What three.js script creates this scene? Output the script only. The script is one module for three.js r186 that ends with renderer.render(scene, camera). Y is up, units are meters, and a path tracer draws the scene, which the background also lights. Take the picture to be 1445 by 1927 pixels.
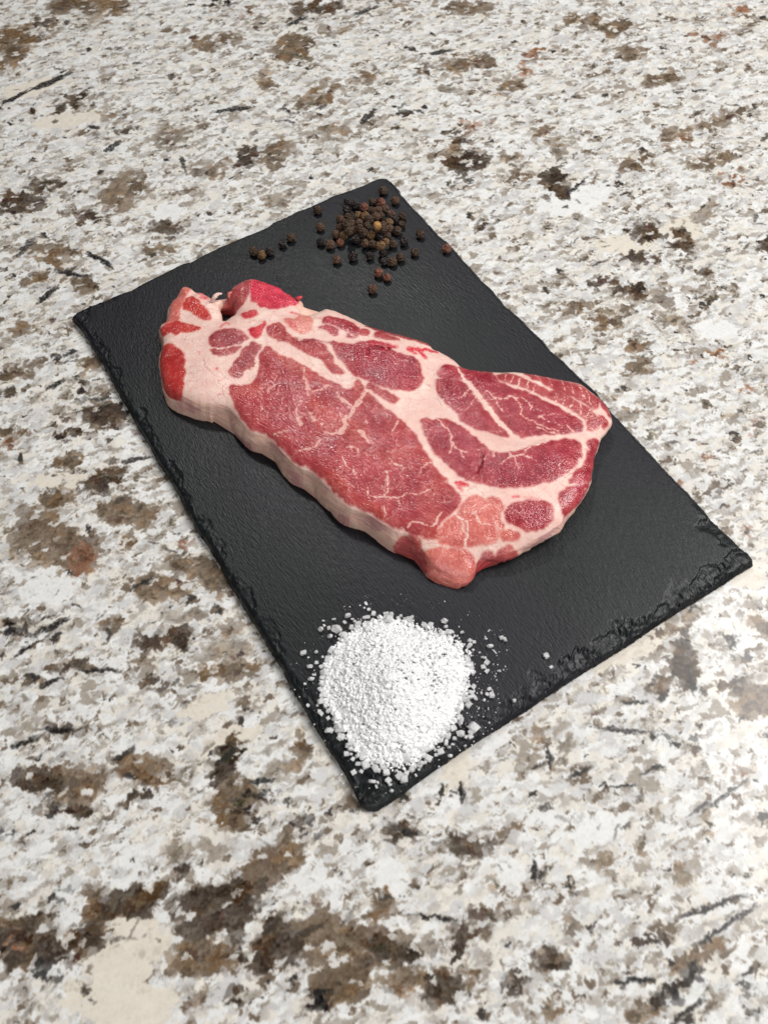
import * as THREE from 'three';
import { ConvexGeometry } from 'three/addons/geometries/ConvexGeometry.js';
import { mergeVertices } from 'three/addons/utils/BufferGeometryUtils.js';
import { RectAreaLightUniformsLib } from 'three/addons/lights/RectAreaLightUniformsLib.js';

// ------------------------------------------------------------------ camera, lamps, exposure
const scene = new THREE.Scene();
scene.background = new THREE.Color(0, 0, 0);
const CAM_H = 0.3368, PITCH = 1.056, ROLL = -0.0483, FOCAL = 1550, PW = 1445, PH = 1927;
const camera = new THREE.PerspectiveCamera(2 * Math.atan(PH / 2 / FOCAL) * 180 / Math.PI, PW / PH, 0.01, 20);
camera.position.set(0, CAM_H, 0);
{
  const c = Math.cos(PITCH), s = Math.sin(PITCH), cr = Math.cos(ROLL), sr = Math.sin(ROLL);
  const rt = new THREE.Vector3(1, 0, 0), up = new THREE.Vector3(0, c, -s), fw = new THREE.Vector3(0, -s, -c);
  const X = rt.clone().multiplyScalar(cr).addScaledVector(up, sr), Y = rt.clone().multiplyScalar(-sr).addScaledVector(up, cr);
  camera.quaternion.setFromRotationMatrix(new THREE.Matrix4().makeBasis(X, Y, fw.clone().negate()));
}
camera.focus = 0.425; camera.userData.fStop = 14;
camera.updateMatrixWorld(true);

const renderer = new THREE.WebGLRenderer({ antialias: true });
renderer.toneMapping = THREE.LinearToneMapping;
renderer.toneMappingExposure = 0.96;
renderer.shadowMap.enabled = true;
RectAreaLightUniformsLib.init();
function areaLamp(name, color, intensity, w, h, at, look) {
  const l = new THREE.RectAreaLight(color, intensity, w, h);
  l.name = name; l.position.set(...at); l.lookAt(...look); scene.add(l);
  return l;
}
// a panel over the counter, the pale daylight of a window beyond the board, a small bright downlight beside it, and the room's light from behind the photographer
areaLamp('counter_panel', new THREE.Color(1.0, 0.985, 0.965), 16.0, 0.75, 0.6, [0.95, 1.25, -0.36], [0.1, 0, -0.3]);
areaLamp('window_light', new THREE.Color(0.95, 0.97, 1.0), 1.35, 0.9, 0.6, [0.26, 1.3, -1.0], [0, 0, -0.25]);
areaLamp('downlight', new THREE.Color(1.0, 0.98, 0.95), 110, 0.13, 0.13, [-0.14, 1.3, -1.18], [0, 0, -0.25]);
areaLamp('room_light', new THREE.Color(1.0, 0.98, 0.96), 3.2, 1.0, 0.8, [0.0, 0.85, 0.95], [0, 0, -0.25]);

// ------------------------------------------------------------------ helpers
let seed = 7;
const rnd = () => { seed = (seed + 0x6d2b79f5) | 0; let t = Math.imul(seed ^ (seed >>> 15), 1 | seed); t = (t + Math.imul(t ^ (t >>> 7), 61 | t)) ^ t; return ((t ^ (t >>> 14)) >>> 0) / 4294967296; };
const reseed = (n) => { seed = n; };
const rr = (a, b) => a + (b - a) * rnd();
const clamp = (x, a = 0, b = 1) => (x < a ? a : x > b ? b : x);
const sstep = (a, b, x) => { const t = clamp((x - a) / (b - a)); return t * t * (3 - 2 * t); };
const mix = (a, b, t) => a + (b - a) * t;
const PERM = new Uint8Array(512);
{ reseed(99); const p = [...Array(256).keys()]; for (let i = 255; i > 0; i--) { const j = Math.floor(rnd() * (i + 1)); [p[i], p[j]] = [p[j], p[i]]; } for (let i = 0; i < 512; i++) PERM[i] = p[i & 255]; }
const GX = new Float32Array(256), GY = new Float32Array(256);
for (let i = 0; i < 256; i++) { GX[i] = Math.cos(i * 2.399963) * 1.5; GY[i] = Math.sin(i * 2.399963) * 1.5; }
function noise(x, y) { // gradient noise, about -1..1
  const xf = Math.floor(x), yf = Math.floor(y), fx = x - xf, fy = y - yf, X = xf & 255, Y = yf & 255;
  const a = PERM[X] + Y, b = PERM[X + 1] + Y, u = fx * fx * fx * (fx * (fx * 6 - 15) + 10), v = fy * fy * fy * (fy * (fy * 6 - 15) + 10);
  const g0 = PERM[a], g1 = PERM[b], g2 = PERM[a + 1], g3 = PERM[b + 1];
  const n0 = GX[g0] * fx + GY[g0] * fy, n1 = GX[g1] * (fx - 1) + GY[g1] * fy, n2 = GX[g2] * fx + GY[g2] * (fy - 1), n3 = GX[g3] * (fx - 1) + GY[g3] * (fy - 1);
  return (n0 + (n1 - n0) * u) * (1 - v) + (n2 + (n3 - n2) * u) * v;
}
const fbm = (x, y, o = 3) => { let s = 0, a = 1, t = 0; for (let i = 0; i < o; i++) { s += a * noise(x + i * 17.3, y - i * 9.1); t += a; a *= 0.5; x *= 2.03; y *= 2.03; } return s / t; };
const cellOut = [0, 0, 0, 0, 0];
function cells(x, y) { // [nearest distance, second, id]
  const xf = Math.floor(x), yf = Math.floor(y); let d1 = 9, d2 = 9, id = 0, mx = 0, my = 0;
  for (let j = -1; j <= 1; j++) for (let i = -1; i <= 1; i++) {
    const cx = xf + i, cy = yf + j, h = PERM[(PERM[cx & 255] + cy) & 255], k = PERM[(h + 71) & 255];
    const dx = cx + 0.5 + (h / 255 - 0.5) * 0.9 - x, dy = cy + 0.5 + (k / 255 - 0.5) * 0.9 - y, d = dx * dx + dy * dy;
    if (d < d1) { d2 = d1; d1 = d; id = h; mx = x + dx; my = y + dy; } else if (d < d2) d2 = d;
  }
  cellOut[0] = Math.sqrt(d1); cellOut[1] = Math.sqrt(d2); cellOut[2] = id; cellOut[3] = mx; cellOut[4] = my; return cellOut;
}
function noise3(x, y, z) { return (noise(x + z * 0.71, y - z * 0.53) + noise(y + x * 0.37 + 31, z - x * 0.61 + 11) + noise(z + y * 0.43 + 7, x - y * 0.57 + 53)) * 0.6; }

// a pixel of the photograph gives a direction; the height of what it touches gives the distance
const E = camera.matrixWorld.elements;
function rayOf(px, py) {
  const a = (px - PW / 2) / FOCAL, b = -(py - PH / 2) / FOCAL;
  return [E[0] * a + E[4] * b - E[8], E[1] * a + E[5] * b - E[9], E[2] * a + E[6] * b - E[10]];
}
function onPlane(px, py, y) { const d = rayOf(px, py), t = (y - CAM_H) / d[1]; return [d[0] * t, d[2] * t]; }

function catmull(pts, per = 6, closed = true) {
  const out = [], n = pts.length, g = (i) => closed ? pts[(i + n) % n] : pts[Math.min(n - 1, Math.max(0, i))];
  for (let i = 0; i < (closed ? n : n - 1); i++) {
    const [p0, p1, p2, p3] = [g(i - 1), g(i), g(i + 1), g(i + 2)];
    for (let k = 0; k < per; k++) {
      const t = k / per, t2 = t * t, t3 = t2 * t, q = [];
      for (let c = 0; c < 2; c++) q.push(0.5 * (2 * p1[c] + (p2[c] - p0[c]) * t + (2 * p0[c] - 5 * p1[c] + 4 * p2[c] - p3[c]) * t2 + (3 * p1[c] - p0[c] - 3 * p2[c] + p3[c]) * t3));
      out.push(q);
    }
  }
  if (!closed) out.push(pts[n - 1]);
  return out;
}
function inside(poly, x, y) {
  let c = false;
  for (let i = 0, j = poly.length - 1; i < poly.length; j = i++) {
    const [xi, yi] = poly[i], [xj, yj] = poly[j];
    if ((yi > y) !== (yj > y) && x < ((xj - xi) * (y - yi)) / (yj - yi) + xi) c = !c;
  }
  return c;
}
const bounds = (poly) => { let a = 1e9, b = 1e9, c = -1e9, d = -1e9; for (const [x, y] of poly) { a = Math.min(a, x); b = Math.min(b, y); c = Math.max(c, x); d = Math.max(d, y); } return [a, b, c, d]; };
function nearest(poly, x, y) { // signed distance (inside negative) and the nearest point
  let best = 1e9, bx = 0, by = 0, bi = 0;
  for (let i = 0, j = poly.length - 1; i < poly.length; j = i++) {
    const ax = poly[j][0], ay = poly[j][1], dx = poly[i][0] - ax, dy = poly[i][1] - ay;
    const t = clamp(((x - ax) * dx + (y - ay) * dy) / (dx * dx + dy * dy + 1e-12)), qx = ax + dx * t, qy = ay + dy * t, d = (x - qx) ** 2 + (y - qy) ** 2;
    if (d < best) { best = d; bx = qx; by = qy; bi = j + t; }
  }
  return [inside(poly, x, y) ? -Math.sqrt(best) : Math.sqrt(best), bx, by, bi];
}
function dataTexture(data, w, h, srgb, wrap = THREE.ClampToEdgeWrapping) {
  const t = new THREE.DataTexture(data, w, h, THREE.RGBAFormat);
  t.magFilter = THREE.LinearFilter; t.minFilter = THREE.LinearMipmapLinearFilter; t.generateMipmaps = true; t.wrapS = t.wrapT = wrap;
  if (srgb) t.colorSpace = THREE.SRGBColorSpace;
  t.needsUpdate = true; return t;
}
function canvas(w, h) { const c = document.createElement('canvas'); c.width = w; c.height = h; return [c, c.getContext('2d')]; }
function fillPoly(g, pts) { g.beginPath(); pts.forEach(([x, y], i) => (i ? g.lineTo(x, y) : g.moveTo(x, y))); g.closePath(); g.fill(); }
const rgba = (c, a = 1) => `rgba(${c[0] | 0},${c[1] | 0},${c[2] | 0},${a})`;
function shadows(o) { o.traverse((m) => { if (m.isMesh) { m.castShadow = true; m.receiveShadow = true; } }); return o; }
const taken = {};
function numbered(name) { const k = taken[name] = (taken[name] ?? -1) + 1; return k ? `${name}_${String(k).padStart(3, '0')}` : name; }
function tag(o, label, category, group, kind) { if (label) o.userData.label = label; if (category) o.userData.category = category; if (group) o.userData.group = group; if (kind) o.userData.kind = kind; return o; }

// ------------------------------------------------------------------ granite countertop
const GX0 = -0.32, GZ0 = -0.66, GW = 0.64, GH = 0.72, GN = 2048;
// patches of mica, smoky quartz and iron stain, by where they lie: x, y, half length, half width, tilt in degrees
const PATCHES = {
  b: [[165, 8, 60, 12, -5], [225, 12, 22, 10, 0], [98, 46, 11, 12, 0], [30, 70, 35, 18, -10], [20, 112, 28, 14, -25], [382, 78, 22, 14, 0], [430, 75, 25, 10, 5], [550, 92, 36, 20, -10], [500, 150, 18, 16, 0], [600, 182, 36, 15, -20], [690, 145, 26, 12, -20], [415, 322, 22, 12, -45], [520, 290, 32, 18, -40], [235, 362, 34, 24, -35], [300, 470, 26, 10, 0], [105, 472, 44, 10, 0], [740, 8, 14, 8, 0], [880, 15, 50, 8, 0], [1095, 40, 28, 13, 10], [1150, 54, 28, 14, 0], [885, 120, 44, 10, -10], [960, 170, 25, 12, -15], [840, 290, 32, 10, -10], [1020, 245, 22, 9, -10], [960, 300, 26, 9, 0], [980, 330, 30, 7, -10], [1200, 305, 30, 11, -25], [1190, 100, 36, 9, -5], [1250, 150, 36, 10, -15], [1360, 225, 40, 9, -20], [1265, 252, 30, 11, -10], [1340, 302, 40, 9, -15], [95, 480, 38, 13, -5], [165, 535, 24, 13, 10], [65, 525, 36, 8, -20], [45, 622, 25, 11, 0], [165, 690, 28, 14, -10], [45, 697, 36, 11, -18], [25, 812, 30, 9, -5], [130, 862, 30, 10, 0], [110, 935, 25, 14, -15], [240, 967, 46, 15, 5], [80, 985, 34, 18, 20], [105, 1030, 58, 24, 10], [240, 1020, 15, 12, 0], [300, 1107, 42, 17, -5], [370, 1068, 36, 14, 10], [405, 1092, 24, 18, 40], [215, 1172, 18, 12, 0], [430, 1262, 46, 9, -5], [275, 1240, 10, 18, 10], [268, 1450, 42, 20, 15], [145, 1482, 30, 28, 0], [565, 1412, 11, 26, 5], [440, 1512, 26, 38, 10], [180, 1712, 17, 34, 5], [380, 1802, 45, 22, 0], [520, 1622, 52, 20, -30], [620, 1772, 44, 40, 10], [645, 1842, 40, 34, -20], [365, 1882, 26, 9, -40], [960, 1570, 32, 11, -20], [725, 1702, 18, 20, 0], [770, 1850, 30, 16, 5], [885, 1842, 12, 20, 0], [1310, 1800, 52, 13, -30], [1210, 1907, 36, 13, -10], [1245, 1290, 24, 16, -30], [1255, 1190, 36, 8, -15], [1420, 1322, 38, 26, 10], [1430, 1180, 18, 20, 10], [1015, 1390, 9, 22, 0], [1190, 650, 34, 9, 5], [1200, 692, 34, 11, -15], [1090, 577, 20, 12, 0], [1150, 602, 24, 16, 0], [1370, 985, 11, 18, 20], [1040, 1900, 18, 16, 0]],
  d: [[600, 15, 50, 9, -5], [75, 42, 12, 13, -30], [140, 190, 32, 9, -25], [470, 300, 25, 15, -35], [85, 350, 30, 11, -10], [40, 385, 38, 17, 0], [160, 405, 22, 11, 10], [320, 430, 30, 12, 0], [240, 246, 24, 5, -10], [1045, 345, 25, 19, 25], [1220, 437, 23, 18, 0], [1282, 452, 15, 22, 0], [865, 262, 9, 14, -10], [880, 305, 34, 14, -20], [800, 132, 14, 8, 0], [22, 738, 12, 9, 20], [200, 782, 34, 22, 0], [130, 815, 30, 7, -10], [200, 897, 42, 10, -10], [186, 918, 14, 16, 0], [130, 1258, 32, 9, -5], [310, 1205, 40, 11, -12], [290, 1285, 20, 10, 10], [345, 1218, 9, 9, 0], [130, 1372, 20, 10, 0], [80, 1467, 36, 16, 0], [140, 1532, 40, 11, 10], [430, 1430, 34, 15, -55], [255, 1697, 46, 18, -20], [345, 1640, 22, 9, -45], [165, 1772, 32, 16, -40], [50, 1772, 44, 34, 10], [410, 1722, 50, 32, -5], [450, 1682, 44, 15, -20], [520, 1772, 22, 40, 0], [480, 1812, 30, 13, 0], [450, 1877, 14, 18, 10], [880, 1762, 24, 15, -40], [920, 1716, 26, 9, -8], [735, 1787, 34, 22, 0], [830, 1862, 22, 28, 10], [975, 1847, 14, 20, 0], [1030, 1812, 27, 18, 20], [1190, 1770, 36, 9, -10], [880, 1596, 30, 15, 10], [755, 1566, 28, 12, -10], [1290, 1250, 17, 40, -12], [1380, 1287, 26, 10, -20], [1310, 1412, 18, 9, 10], [1215, 487, 32, 8, 5], [1310, 512, 30, 7, 0], [1180, 547, 32, 9, 10], [1140, 531, 24, 8, -10], [1350, 922, 30, 10, -20], [265, 1497, 16, 10, -10], [1440, 462, 14, 14, 0], [1340, 560, 10, 7, 0]],
  t: [[485, 50, 14, 8, 0], [635, 56, 25, 10, 0], [322, 258, 32, 16, -15], [615, 250, 40, 11, -15], [700, 235, 20, 8, 0], [380, 322, 28, 11, 0], [530, 372, 28, 12, -10], [195, 215, 20, 9, 0], [425, 462, 30, 8, 0], [1045, 268, 18, 9, 0], [1055, 290, 14, 12, 0], [835, 166, 22, 8, -5], [1330, 400, 25, 14, -30], [150, 52, 12, 6, 0], [180, 30, 18, 10, -30], [185, 737, 26, 12, 10], [130, 785, 11, 14, 0], [95, 605, 8, 6, 0], [40, 1040, 20, 15, -30], [345, 1160, 36, 12, -5], [440, 1182, 40, 10, -30], [430, 1225, 40, 15, -5], [460, 1320, 10, 9, 0], [445, 1300, 10, 6, 0], [350, 1265, 7, 7, 0], [196, 1368, 12, 5, 0], [340, 1462, 24, 11, -20], [530, 1450, 25, 16, 0], [335, 1602, 24, 17, -30], [600, 1700, 10, 20, 0], [400, 1600, 14, 10, 0], [840, 1570, 14, 9, 0], [1080, 1737, 18, 15, 20], [1140, 1640, 32, 9, 35], [1130, 1610, 26, 8, 10], [1245, 1532, 12, 14, 0], [1300, 1155, 22, 16, 0], [1070, 1310, 12, 9, 0], [1120, 1340, 12, 10, 0], [1060, 1420, 36, 10, -60], [1150, 1280, 22, 7, -60], [1245, 540, 10, 12, 0], [1230, 562, 38, 10, 0], [1260, 602, 30, 10, 0], [1310, 552, 18, 8, 20], [1155, 747, 18, 7, 0], [1180, 782, 22, 11, 0], [1225, 817, 14, 10, 0], [1380, 782, 20, 9, 0], [1070, 667, 20, 8, 0], [810, 1640, 20, 9, -30], [1200, 1600, 22, 10, 30], [930, 1660, 10, 24, 0], [985, 1690, 8, 24, 5], [1330, 1550, 10, 22, -10], [1290, 1640, 12, 24, 10], [60, 1280, 15, 11, 20], [135, 1250, 20, 8, 0], [36, 1170, 30, 8, 0]],
  r: [[1000, 100, 26, 10, -10], [985, 131, 18, 6, 10], [890, 236, 22, 8, 0], [1345, 70, 30, 6, -5], [1390, 20, 36, 8, -5], [1290, 263, 15, 5, -20], [1375, 345, 12, 18, 20], [155, 1052, 26, 32, 15], [20, 836, 22, 10, -10], [1340, 668, 20, 12, -10], [1400, 735, 22, 4, -15], [1330, 862, 8, 16, 0], [1272, 910, 10, 5, 0], [1410, 1002, 5, 4, 0], [1400, 1455, 8, 7, 0], [25, 1775, 18, 18, 0], [470, 22, 4, 3, 0], [1430, 800, 14, 6, 0], [345, 1018, 4, 3, 0]],
  k: [[100, 152, 44, 2.4, -25], [25, 186, 24, 2.4, -25], [412, 5, 20, 6, 0], [215, 275, 20, 2.6, -30], [180, 240, 13, 2.5, 10], [450, 205, 32, 2.6, -4], [540, 205, 14, 5, 25], [830, 98, 20, 2.4, -12], [765, 213, 14, 6, -10], [860, 345, 25, 5, -12], [1080, 355, 28, 1.9, -36], [1160, 345, 12, 4, 10], [930, 415, 26, 5, -30], [50, 465, 22, 3, -45], [190, 490, 28, 2.2, 28], [140, 517, 34, 2.6, 12], [90, 556, 30, 2.5, -40], [120, 668, 22, 4, 0], [110, 722, 24, 2.6, -30], [155, 730, 4, 20, 15], [185, 752, 34, 1.5, -4], [260, 865, 32, 2.5, -12], [35, 1182, 30, 8, 5], [95, 1182, 40, 3, -25], [50, 1222, 26, 1.8, -30], [205, 1195, 2, 18, 10], [145, 1140, 10, 1.6, 28], [60, 1278, 18, 7, -30], [185, 1263, 36, 2, -2], [90, 1287, 22, 2.5, -20], [50, 1397, 32, 3, -20], [115, 1375, 32, 2.6, 4], [405, 1440, 4, 22, -12], [245, 1460, 14, 2, 22], [430, 1420, 26, 2, -40], [115, 1520, 30, 4, 28], [490, 1471, 28, 2.5, -4], [505, 1503, 50, 4, 10], [472, 1530, 18, 4, 35], [85, 1822, 12, 18, -10], [105, 1687, 9, 12, 0], [600, 1882, 16, 20, -20], [160, 1867, 6, 14, 15], [575, 1553, 16, 8, -20], [560, 1545, 5, 14, 15], [868, 1490, 2.6, 22, -5], [755, 1560, 16, 6, 30], [820, 1727, 46, 2.6, 8], [1332, 1710, 80, 2.6, -19], [1378, 1735, 56, 2.6, -33], [1268, 1862, 58, 7, -42], [1300, 1900, 50, 3, -40], [1200, 1847, 52, 2, -4], [1410, 1912, 26, 5, -55], [1400, 1862, 12, 10, -40], [1170, 1481, 30, 1.6, -6], [1230, 1448, 22, 1.8, -20], [1360, 1502, 46, 3, -36], [1090, 1456, 28, 2, -28], [1015, 1440, 14, 1.6, -30], [1375, 1207, 16, 5, 35], [1392, 1228, 24, 4, 48], [1180, 1376, 44, 2.4, 6], [1250, 1392, 48, 3.5, 18], [1245, 1310, 3, 14, 20], [1300, 1285, 3, 22, -25], [1196, 1322, 26, 1.5, -5], [690, 222, 18, 3, -40], [345, 305, 3, 16, -20], [1006, 1638, 3, 18, 5], [1120, 1750, 14, 4, 40], [20, 1560, 14, 8, 0], [1035, 1428, 3, 18, -12], [235, 1420, 20, 3, -30], [270, 1100, 30, 2, -28], [690, 20, 24, 2.5, -20], [560, 40, 20, 2.5, -25], [1320, 1520, 30, 2.6, -34]],
};
const STONE = { b: [114, 99, 83], d: [72, 62, 53], t: [148, 138, 126], r: [134, 98, 78], k: [42, 40, 39] };
function graniteTexture() {
  reseed(1234);
  const [, g] = canvas(GN, GN), [, gk] = canvas(GN, GN), sx = GN / GW, sz = GN / GH;
  const uv = (px, py) => { const [x, z] = onPlane(px, py, 0); return [(x - GX0) * sx, (z - GZ0) * sz]; };
  const blob = (cx, cy, a, b, deg, rough, n = 22) => {
    const t = deg * Math.PI / 180, c = Math.cos(t), s = Math.sin(t), o = rr(0, 99), pts = [];
    for (let i = 0; i < n; i++) { const p = i / n * 6.2832, k = 1 + rough * noise(o + Math.cos(p) * 1.9, o + Math.sin(p) * 1.9) + rough * 0.5 * (rnd() - 0.5), x = Math.cos(p) * a * k, y = Math.sin(p) * b * k; pts.push([cx + x * c - y * s, cy + x * s + y * c]); }
    return pts;
  };
  const worldBlob = (x, z, a, b, deg, rough, n) => blob((x - GX0) * sx, (z - GZ0) * sz, a * sx, b * sz, deg, rough, n);
  for (let i = 0; i < 5200; i++) { // short dark mica flecks
    const x = GX0 + rnd() * GW, z = GZ0 + rnd() * GH; if (fbm(x * 20 + 40, z * 30 + 3, 2) < -0.05 + 0.3 * rnd()) continue;
    const s = Math.pow(rnd(), 2) * 0.0035 + 0.0008, v = rr(-12, 25);
    gk.fillStyle = rgba([66 + v, 60 + v, 54 + v], rr(0.4, 0.9)); fillPoly(gk, worldBlob(x, z, s, s * rr(0.12, 0.35), -20 + rr(-45, 45), 0.7, 10));
  }
  // plain milky or cream crystals, much larger than the rest
  for (const [x, y, a, b, deg, c] of [[235, 1800, 100, 62, -52, 1], [215, 1890, 110, 46, 5, 1], [1195, 1215, 95, 26, -27, 1], [1090, 1255, 40, 24, -20, 0], [95, 1105, 60, 34, -10, 0], [1285, 432, 36, 24, 10, 1], [1175, 462, 55, 16, 0, 1], [945, 1640, 46, 34, 20, 0], [740, 1655, 34, 40, 0, 0], [585, 1655, 26, 46, 0, 0], [860, 1440, 24, 44, 20, 1], [930, 1400, 40, 16, -30, 0], [60, 165, 60, 14, -15, 1], [130, 225, 70, 14, -10, 1], [1090, 372, 60, 22, -5, 0], [1060, 390, 50, 16, 0, 0], [430, 1400, 60, 24, -25, 1], [390, 1330, 50, 22, -20, 1], [1000, 1190, 1, 1, 0, 0], [120, 905, 60, 14, -5, 1], [300, 400, 40, 16, -20, 0], [1350, 620, 40, 18, 0, 0], [1400, 1080, 40, 26, 0, 1], [700, 1440, 20, 14, 0, 0], [1130, 1560, 60, 26, -20, 0]]) {
    g.fillStyle = rgba(c ? [224, 216, 202] : [232, 232, 230], 0.96); fillPoly(g, blob(x, y, a, b, deg, 0.32, 26).map(([u, w2]) => uv(u, w2)));
  }
  for (const kind of ['t', 'b', 'd', 'r', 'k']) for (const [x, y, a0, b0, deg] of PATCHES[kind]) {
    const grow = kind === 'k' ? 1 : kind === 'r' ? 0.8 : y > 900 && x < 960 && kind !== 't' ? 1.3 : 1.12, a = a0 * (kind === 'k' && a0 < b0 ? 1.5 : grow), b = b0 * (kind === 'k' && b0 <= a0 ? 1.5 : grow);
    const base = STONE[kind], v = rr(-10, 10), col = base.map((c) => c + v);
    const long = kind === 'k' && Math.min(a, b) < 5;
    if (!long) { // a ragged body made of overlapping crystals rather than one outline
      const t = deg * Math.PI / 180, m = Math.round(clamp(a * b / 28, 7, 60));
      for (let i = 0; i < m; i++) {
        const p = rnd() * 6.2832, q = Math.sqrt(rnd()) * 0.95, ox = Math.cos(p) * q * a, oy = Math.sin(p) * q * b;
        const k = rr(0.18, 0.5), w = rr(-22, 24), warm = rnd() < 0.25 ? 10 : 0;
        g.fillStyle = rgba([col[0] + w + warm, col[1] + w, col[2] + w - warm], rr(0.5, 0.95));
        const cx = x + ox * Math.cos(t) - oy * Math.sin(t), cy = y + ox * Math.sin(t) + oy * Math.cos(t), e = Math.sqrt(a * b);
        fillPoly(g, blob(cx, cy, e * k * rr(0.8, 1.7) + 1.5, e * k * rr(0.4, 0.9) + 1, deg + rr(-45, 45), 0.6, 11).map(([u, w2]) => uv(u, w2)));
      }
      for (let i = 0; i < m * 0.9; i++) { // loose grains thinning out round the patch
        const p = rnd() * 6.2832, q = 0.9 + Math.pow(rnd(), 1.6) * 1.1, ox = Math.cos(p) * q * (a + 6), oy = Math.sin(p) * q * (b + 6), w = rr(-10, 40), s = rr(1.5, 5);
        g.fillStyle = rgba([col[0] + w, col[1] + w, col[2] + w], rr(0.4, 0.85));
        fillPoly(g, blob(x + ox * Math.cos(t) - oy * Math.sin(t), y + ox * Math.sin(t) + oy * Math.cos(t), s * rr(0.9, 2.2), s * rr(0.4, 0.9), deg + rr(-40, 40), 0.6, 9).map(([u, w2]) => uv(u, w2)));
      }
      for (let i = 0; i < (kind === 'd' ? m * 0.5 : m * 0.22); i++) { // dark streaks inside
        const p = rnd() * 6.2832, q = Math.sqrt(rnd()) * 0.9, ox = Math.cos(p) * q * a, oy = Math.sin(p) * q * b;
        g.fillStyle = rgba([58 + rr(0, 24), 48 + rr(0, 16), 38 + rr(0, 12)], rr(0.35, 0.85));
        fillPoly(g, blob(x + ox * Math.cos(t) - oy * Math.sin(t), y + ox * Math.sin(t) + oy * Math.cos(t), rr(3, 11), rr(0.8, 2.6), deg + rr(-50, 50), 0.6, 9).map(([u, w2]) => uv(u, w2)));
      }
    } else {
      for (let i = 0; i < 4; i++) {
        const w = rr(-14, 26); gk.fillStyle = rgba([col[0] + w, col[1] + w * 0.92, col[2] + w * 0.85], rr(0.55, 0.95));
        const sh = rr(-0.35, 0.35), t = deg * Math.PI / 180, L = a > b;
        fillPoly(gk, blob(x + (L ? Math.cos(t) * a * sh : rr(-1, 1)), y + (L ? Math.sin(t) * a * sh : b * sh), L ? a * rr(0.5, 0.9) : a, L ? b * rr(0.7, 1.2) : b * rr(0.5, 0.9), deg + rr(-4, 4), 0.9, 26).map(([u, w2]) => uv(u, w2)));
      }
    }
  }
  const src = g.getImageData(0, 0, GN, GN).data, lin = gk.getImageData(0, 0, GN, GN).data, out = new Uint8Array(GN * GN * 4);
  const ct = Math.cos(-0.36), st = Math.sin(-0.36), hash = (i, k) => PERM[(PERM[i] + k) & 255] / 255;
  const look = (x, z) => (clamp(Math.round((z / 1000 - GZ0) * sz), 0, GN - 1) * GN + clamp(Math.round((x / 1000 - GX0) * sx), 0, GN - 1)) * 4;
  // what a grain is made of: milky white, cream, clear grey, smoky taupe, brown, black
  const kinds = [[230, 230, 228], [226, 221, 212], [208, 207, 206], [162, 153, 142], [116, 103, 89], [62, 58, 54]];
  const pick = (h, dark) => { const t = h, d = dark * dark; if (t < 0.50 - 0.14 * d) return 0; if (t < 0.74 - 0.20 * d) return 1; if (t < 0.93 - 0.30 * d) return 2; if (t < 0.990 - 0.16 * d) return 3; if (t < 0.998 - 0.03 * d) return 4; return 5; };
  for (let j = 0; j < GN; j++) for (let i = 0; i < GN; i++) {
    const x = (GX0 + (i + 0.5) / sx) * 1000, z = (GZ0 + (j + 0.5) / sz) * 1000; // millimetres
    const w1 = noise(x * 0.22, z * 0.22), w2 = noise(x * 0.22 + 50, z * 0.22 + 9), f1 = noise(x * 0.75, z * 0.75 + 30), f2 = noise(x * 0.75 + 80, z * 0.75), e1 = noise(x * 2.1, z * 2.1), e2 = noise(x * 2.1 + 33, z * 2.1);
    const g1 = noise(x * 4.6 + 3, z * 4.6), g2 = noise(x * 4.6, z * 4.6 + 21), X = x + w1 * 1.5 + f1 * 0.8 + e1 * 0.34 + g1 * 0.16, Y = z + w2 * 1.5 + f2 * 0.8 + e2 * 0.34 + g2 * 0.16, a = X * ct + Y * st, b = -X * st + Y * ct; // along and across the grain
    const drift = clamp(0.42 + 1.5 * fbm(a * 0.026 + 3, b * 0.06, 3)), drift2 = clamp(0.42 + 1.5 * noise(a * 0.09 + 20, b * 0.17));
    let c = cells(a * 0.115, b * 0.20), hA = hash(c[2], 11), tA = hash(c[2], 37), gap = c[1] - c[0], k = pick(hA * 0.97, drift * 0.75), tone = (tA - 0.5) * 11;
    c = cells(a * 0.30 + 40, b * 0.47); const hB = hash(c[2], 5), tB = hash(c[2], 90), gB = c[1] - c[0];
    const bx = (c[3] - 40) / 0.30, bz = c[4] / 0.47;                               // the middle of the small grain, back in millimetres
    if (hash(c[2], 150) < 0.30 + 0.25 * drift2) { k = pick(hB, drift * 0.6 + drift2 * 0.55); tone = (tB - 0.5) * 14; gap = gB; }
    c = cells(a * 0.75 + 9, b * 1.05 + 70); const hC = hash(c[2], 60);
    if (hash(c[2], 200) < 0.05 + 0.2 * drift * drift2) { k = pick(hC * 0.45 + 0.55, drift2); tone = (hC - 0.5) * 24; }
    const base = kinds[k]; let r = base[0] + tone, gg = base[1] + tone, bb = base[2] + tone;
    if (k < 3) { // clouding, cleavage lines and fine grey cracks in the feldspar
      const d = sstep(0.14, 0.0, gap) * (0.08 + 0.6 * sstep(0.1, 0.6, w2 + f2 * 0.5)) * (0.3 + 0.7 * drift); r = mix(r, 160, d); gg = mix(gg, 149, d); bb = mix(bb, 136, d);
      const an = hA * 3.1, ln = noise((x * Math.cos(an) + z * Math.sin(an)) * 0.35, (z * Math.cos(an) - x * Math.sin(an)) * 2.4), cl = noise(a * 0.35 + 7, b * 1.3) * 5 + w1 * 4 + ln * (hA > 0.5 ? 7 : 2); r += cl; gg += cl; bb += cl * 0.85;
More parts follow.
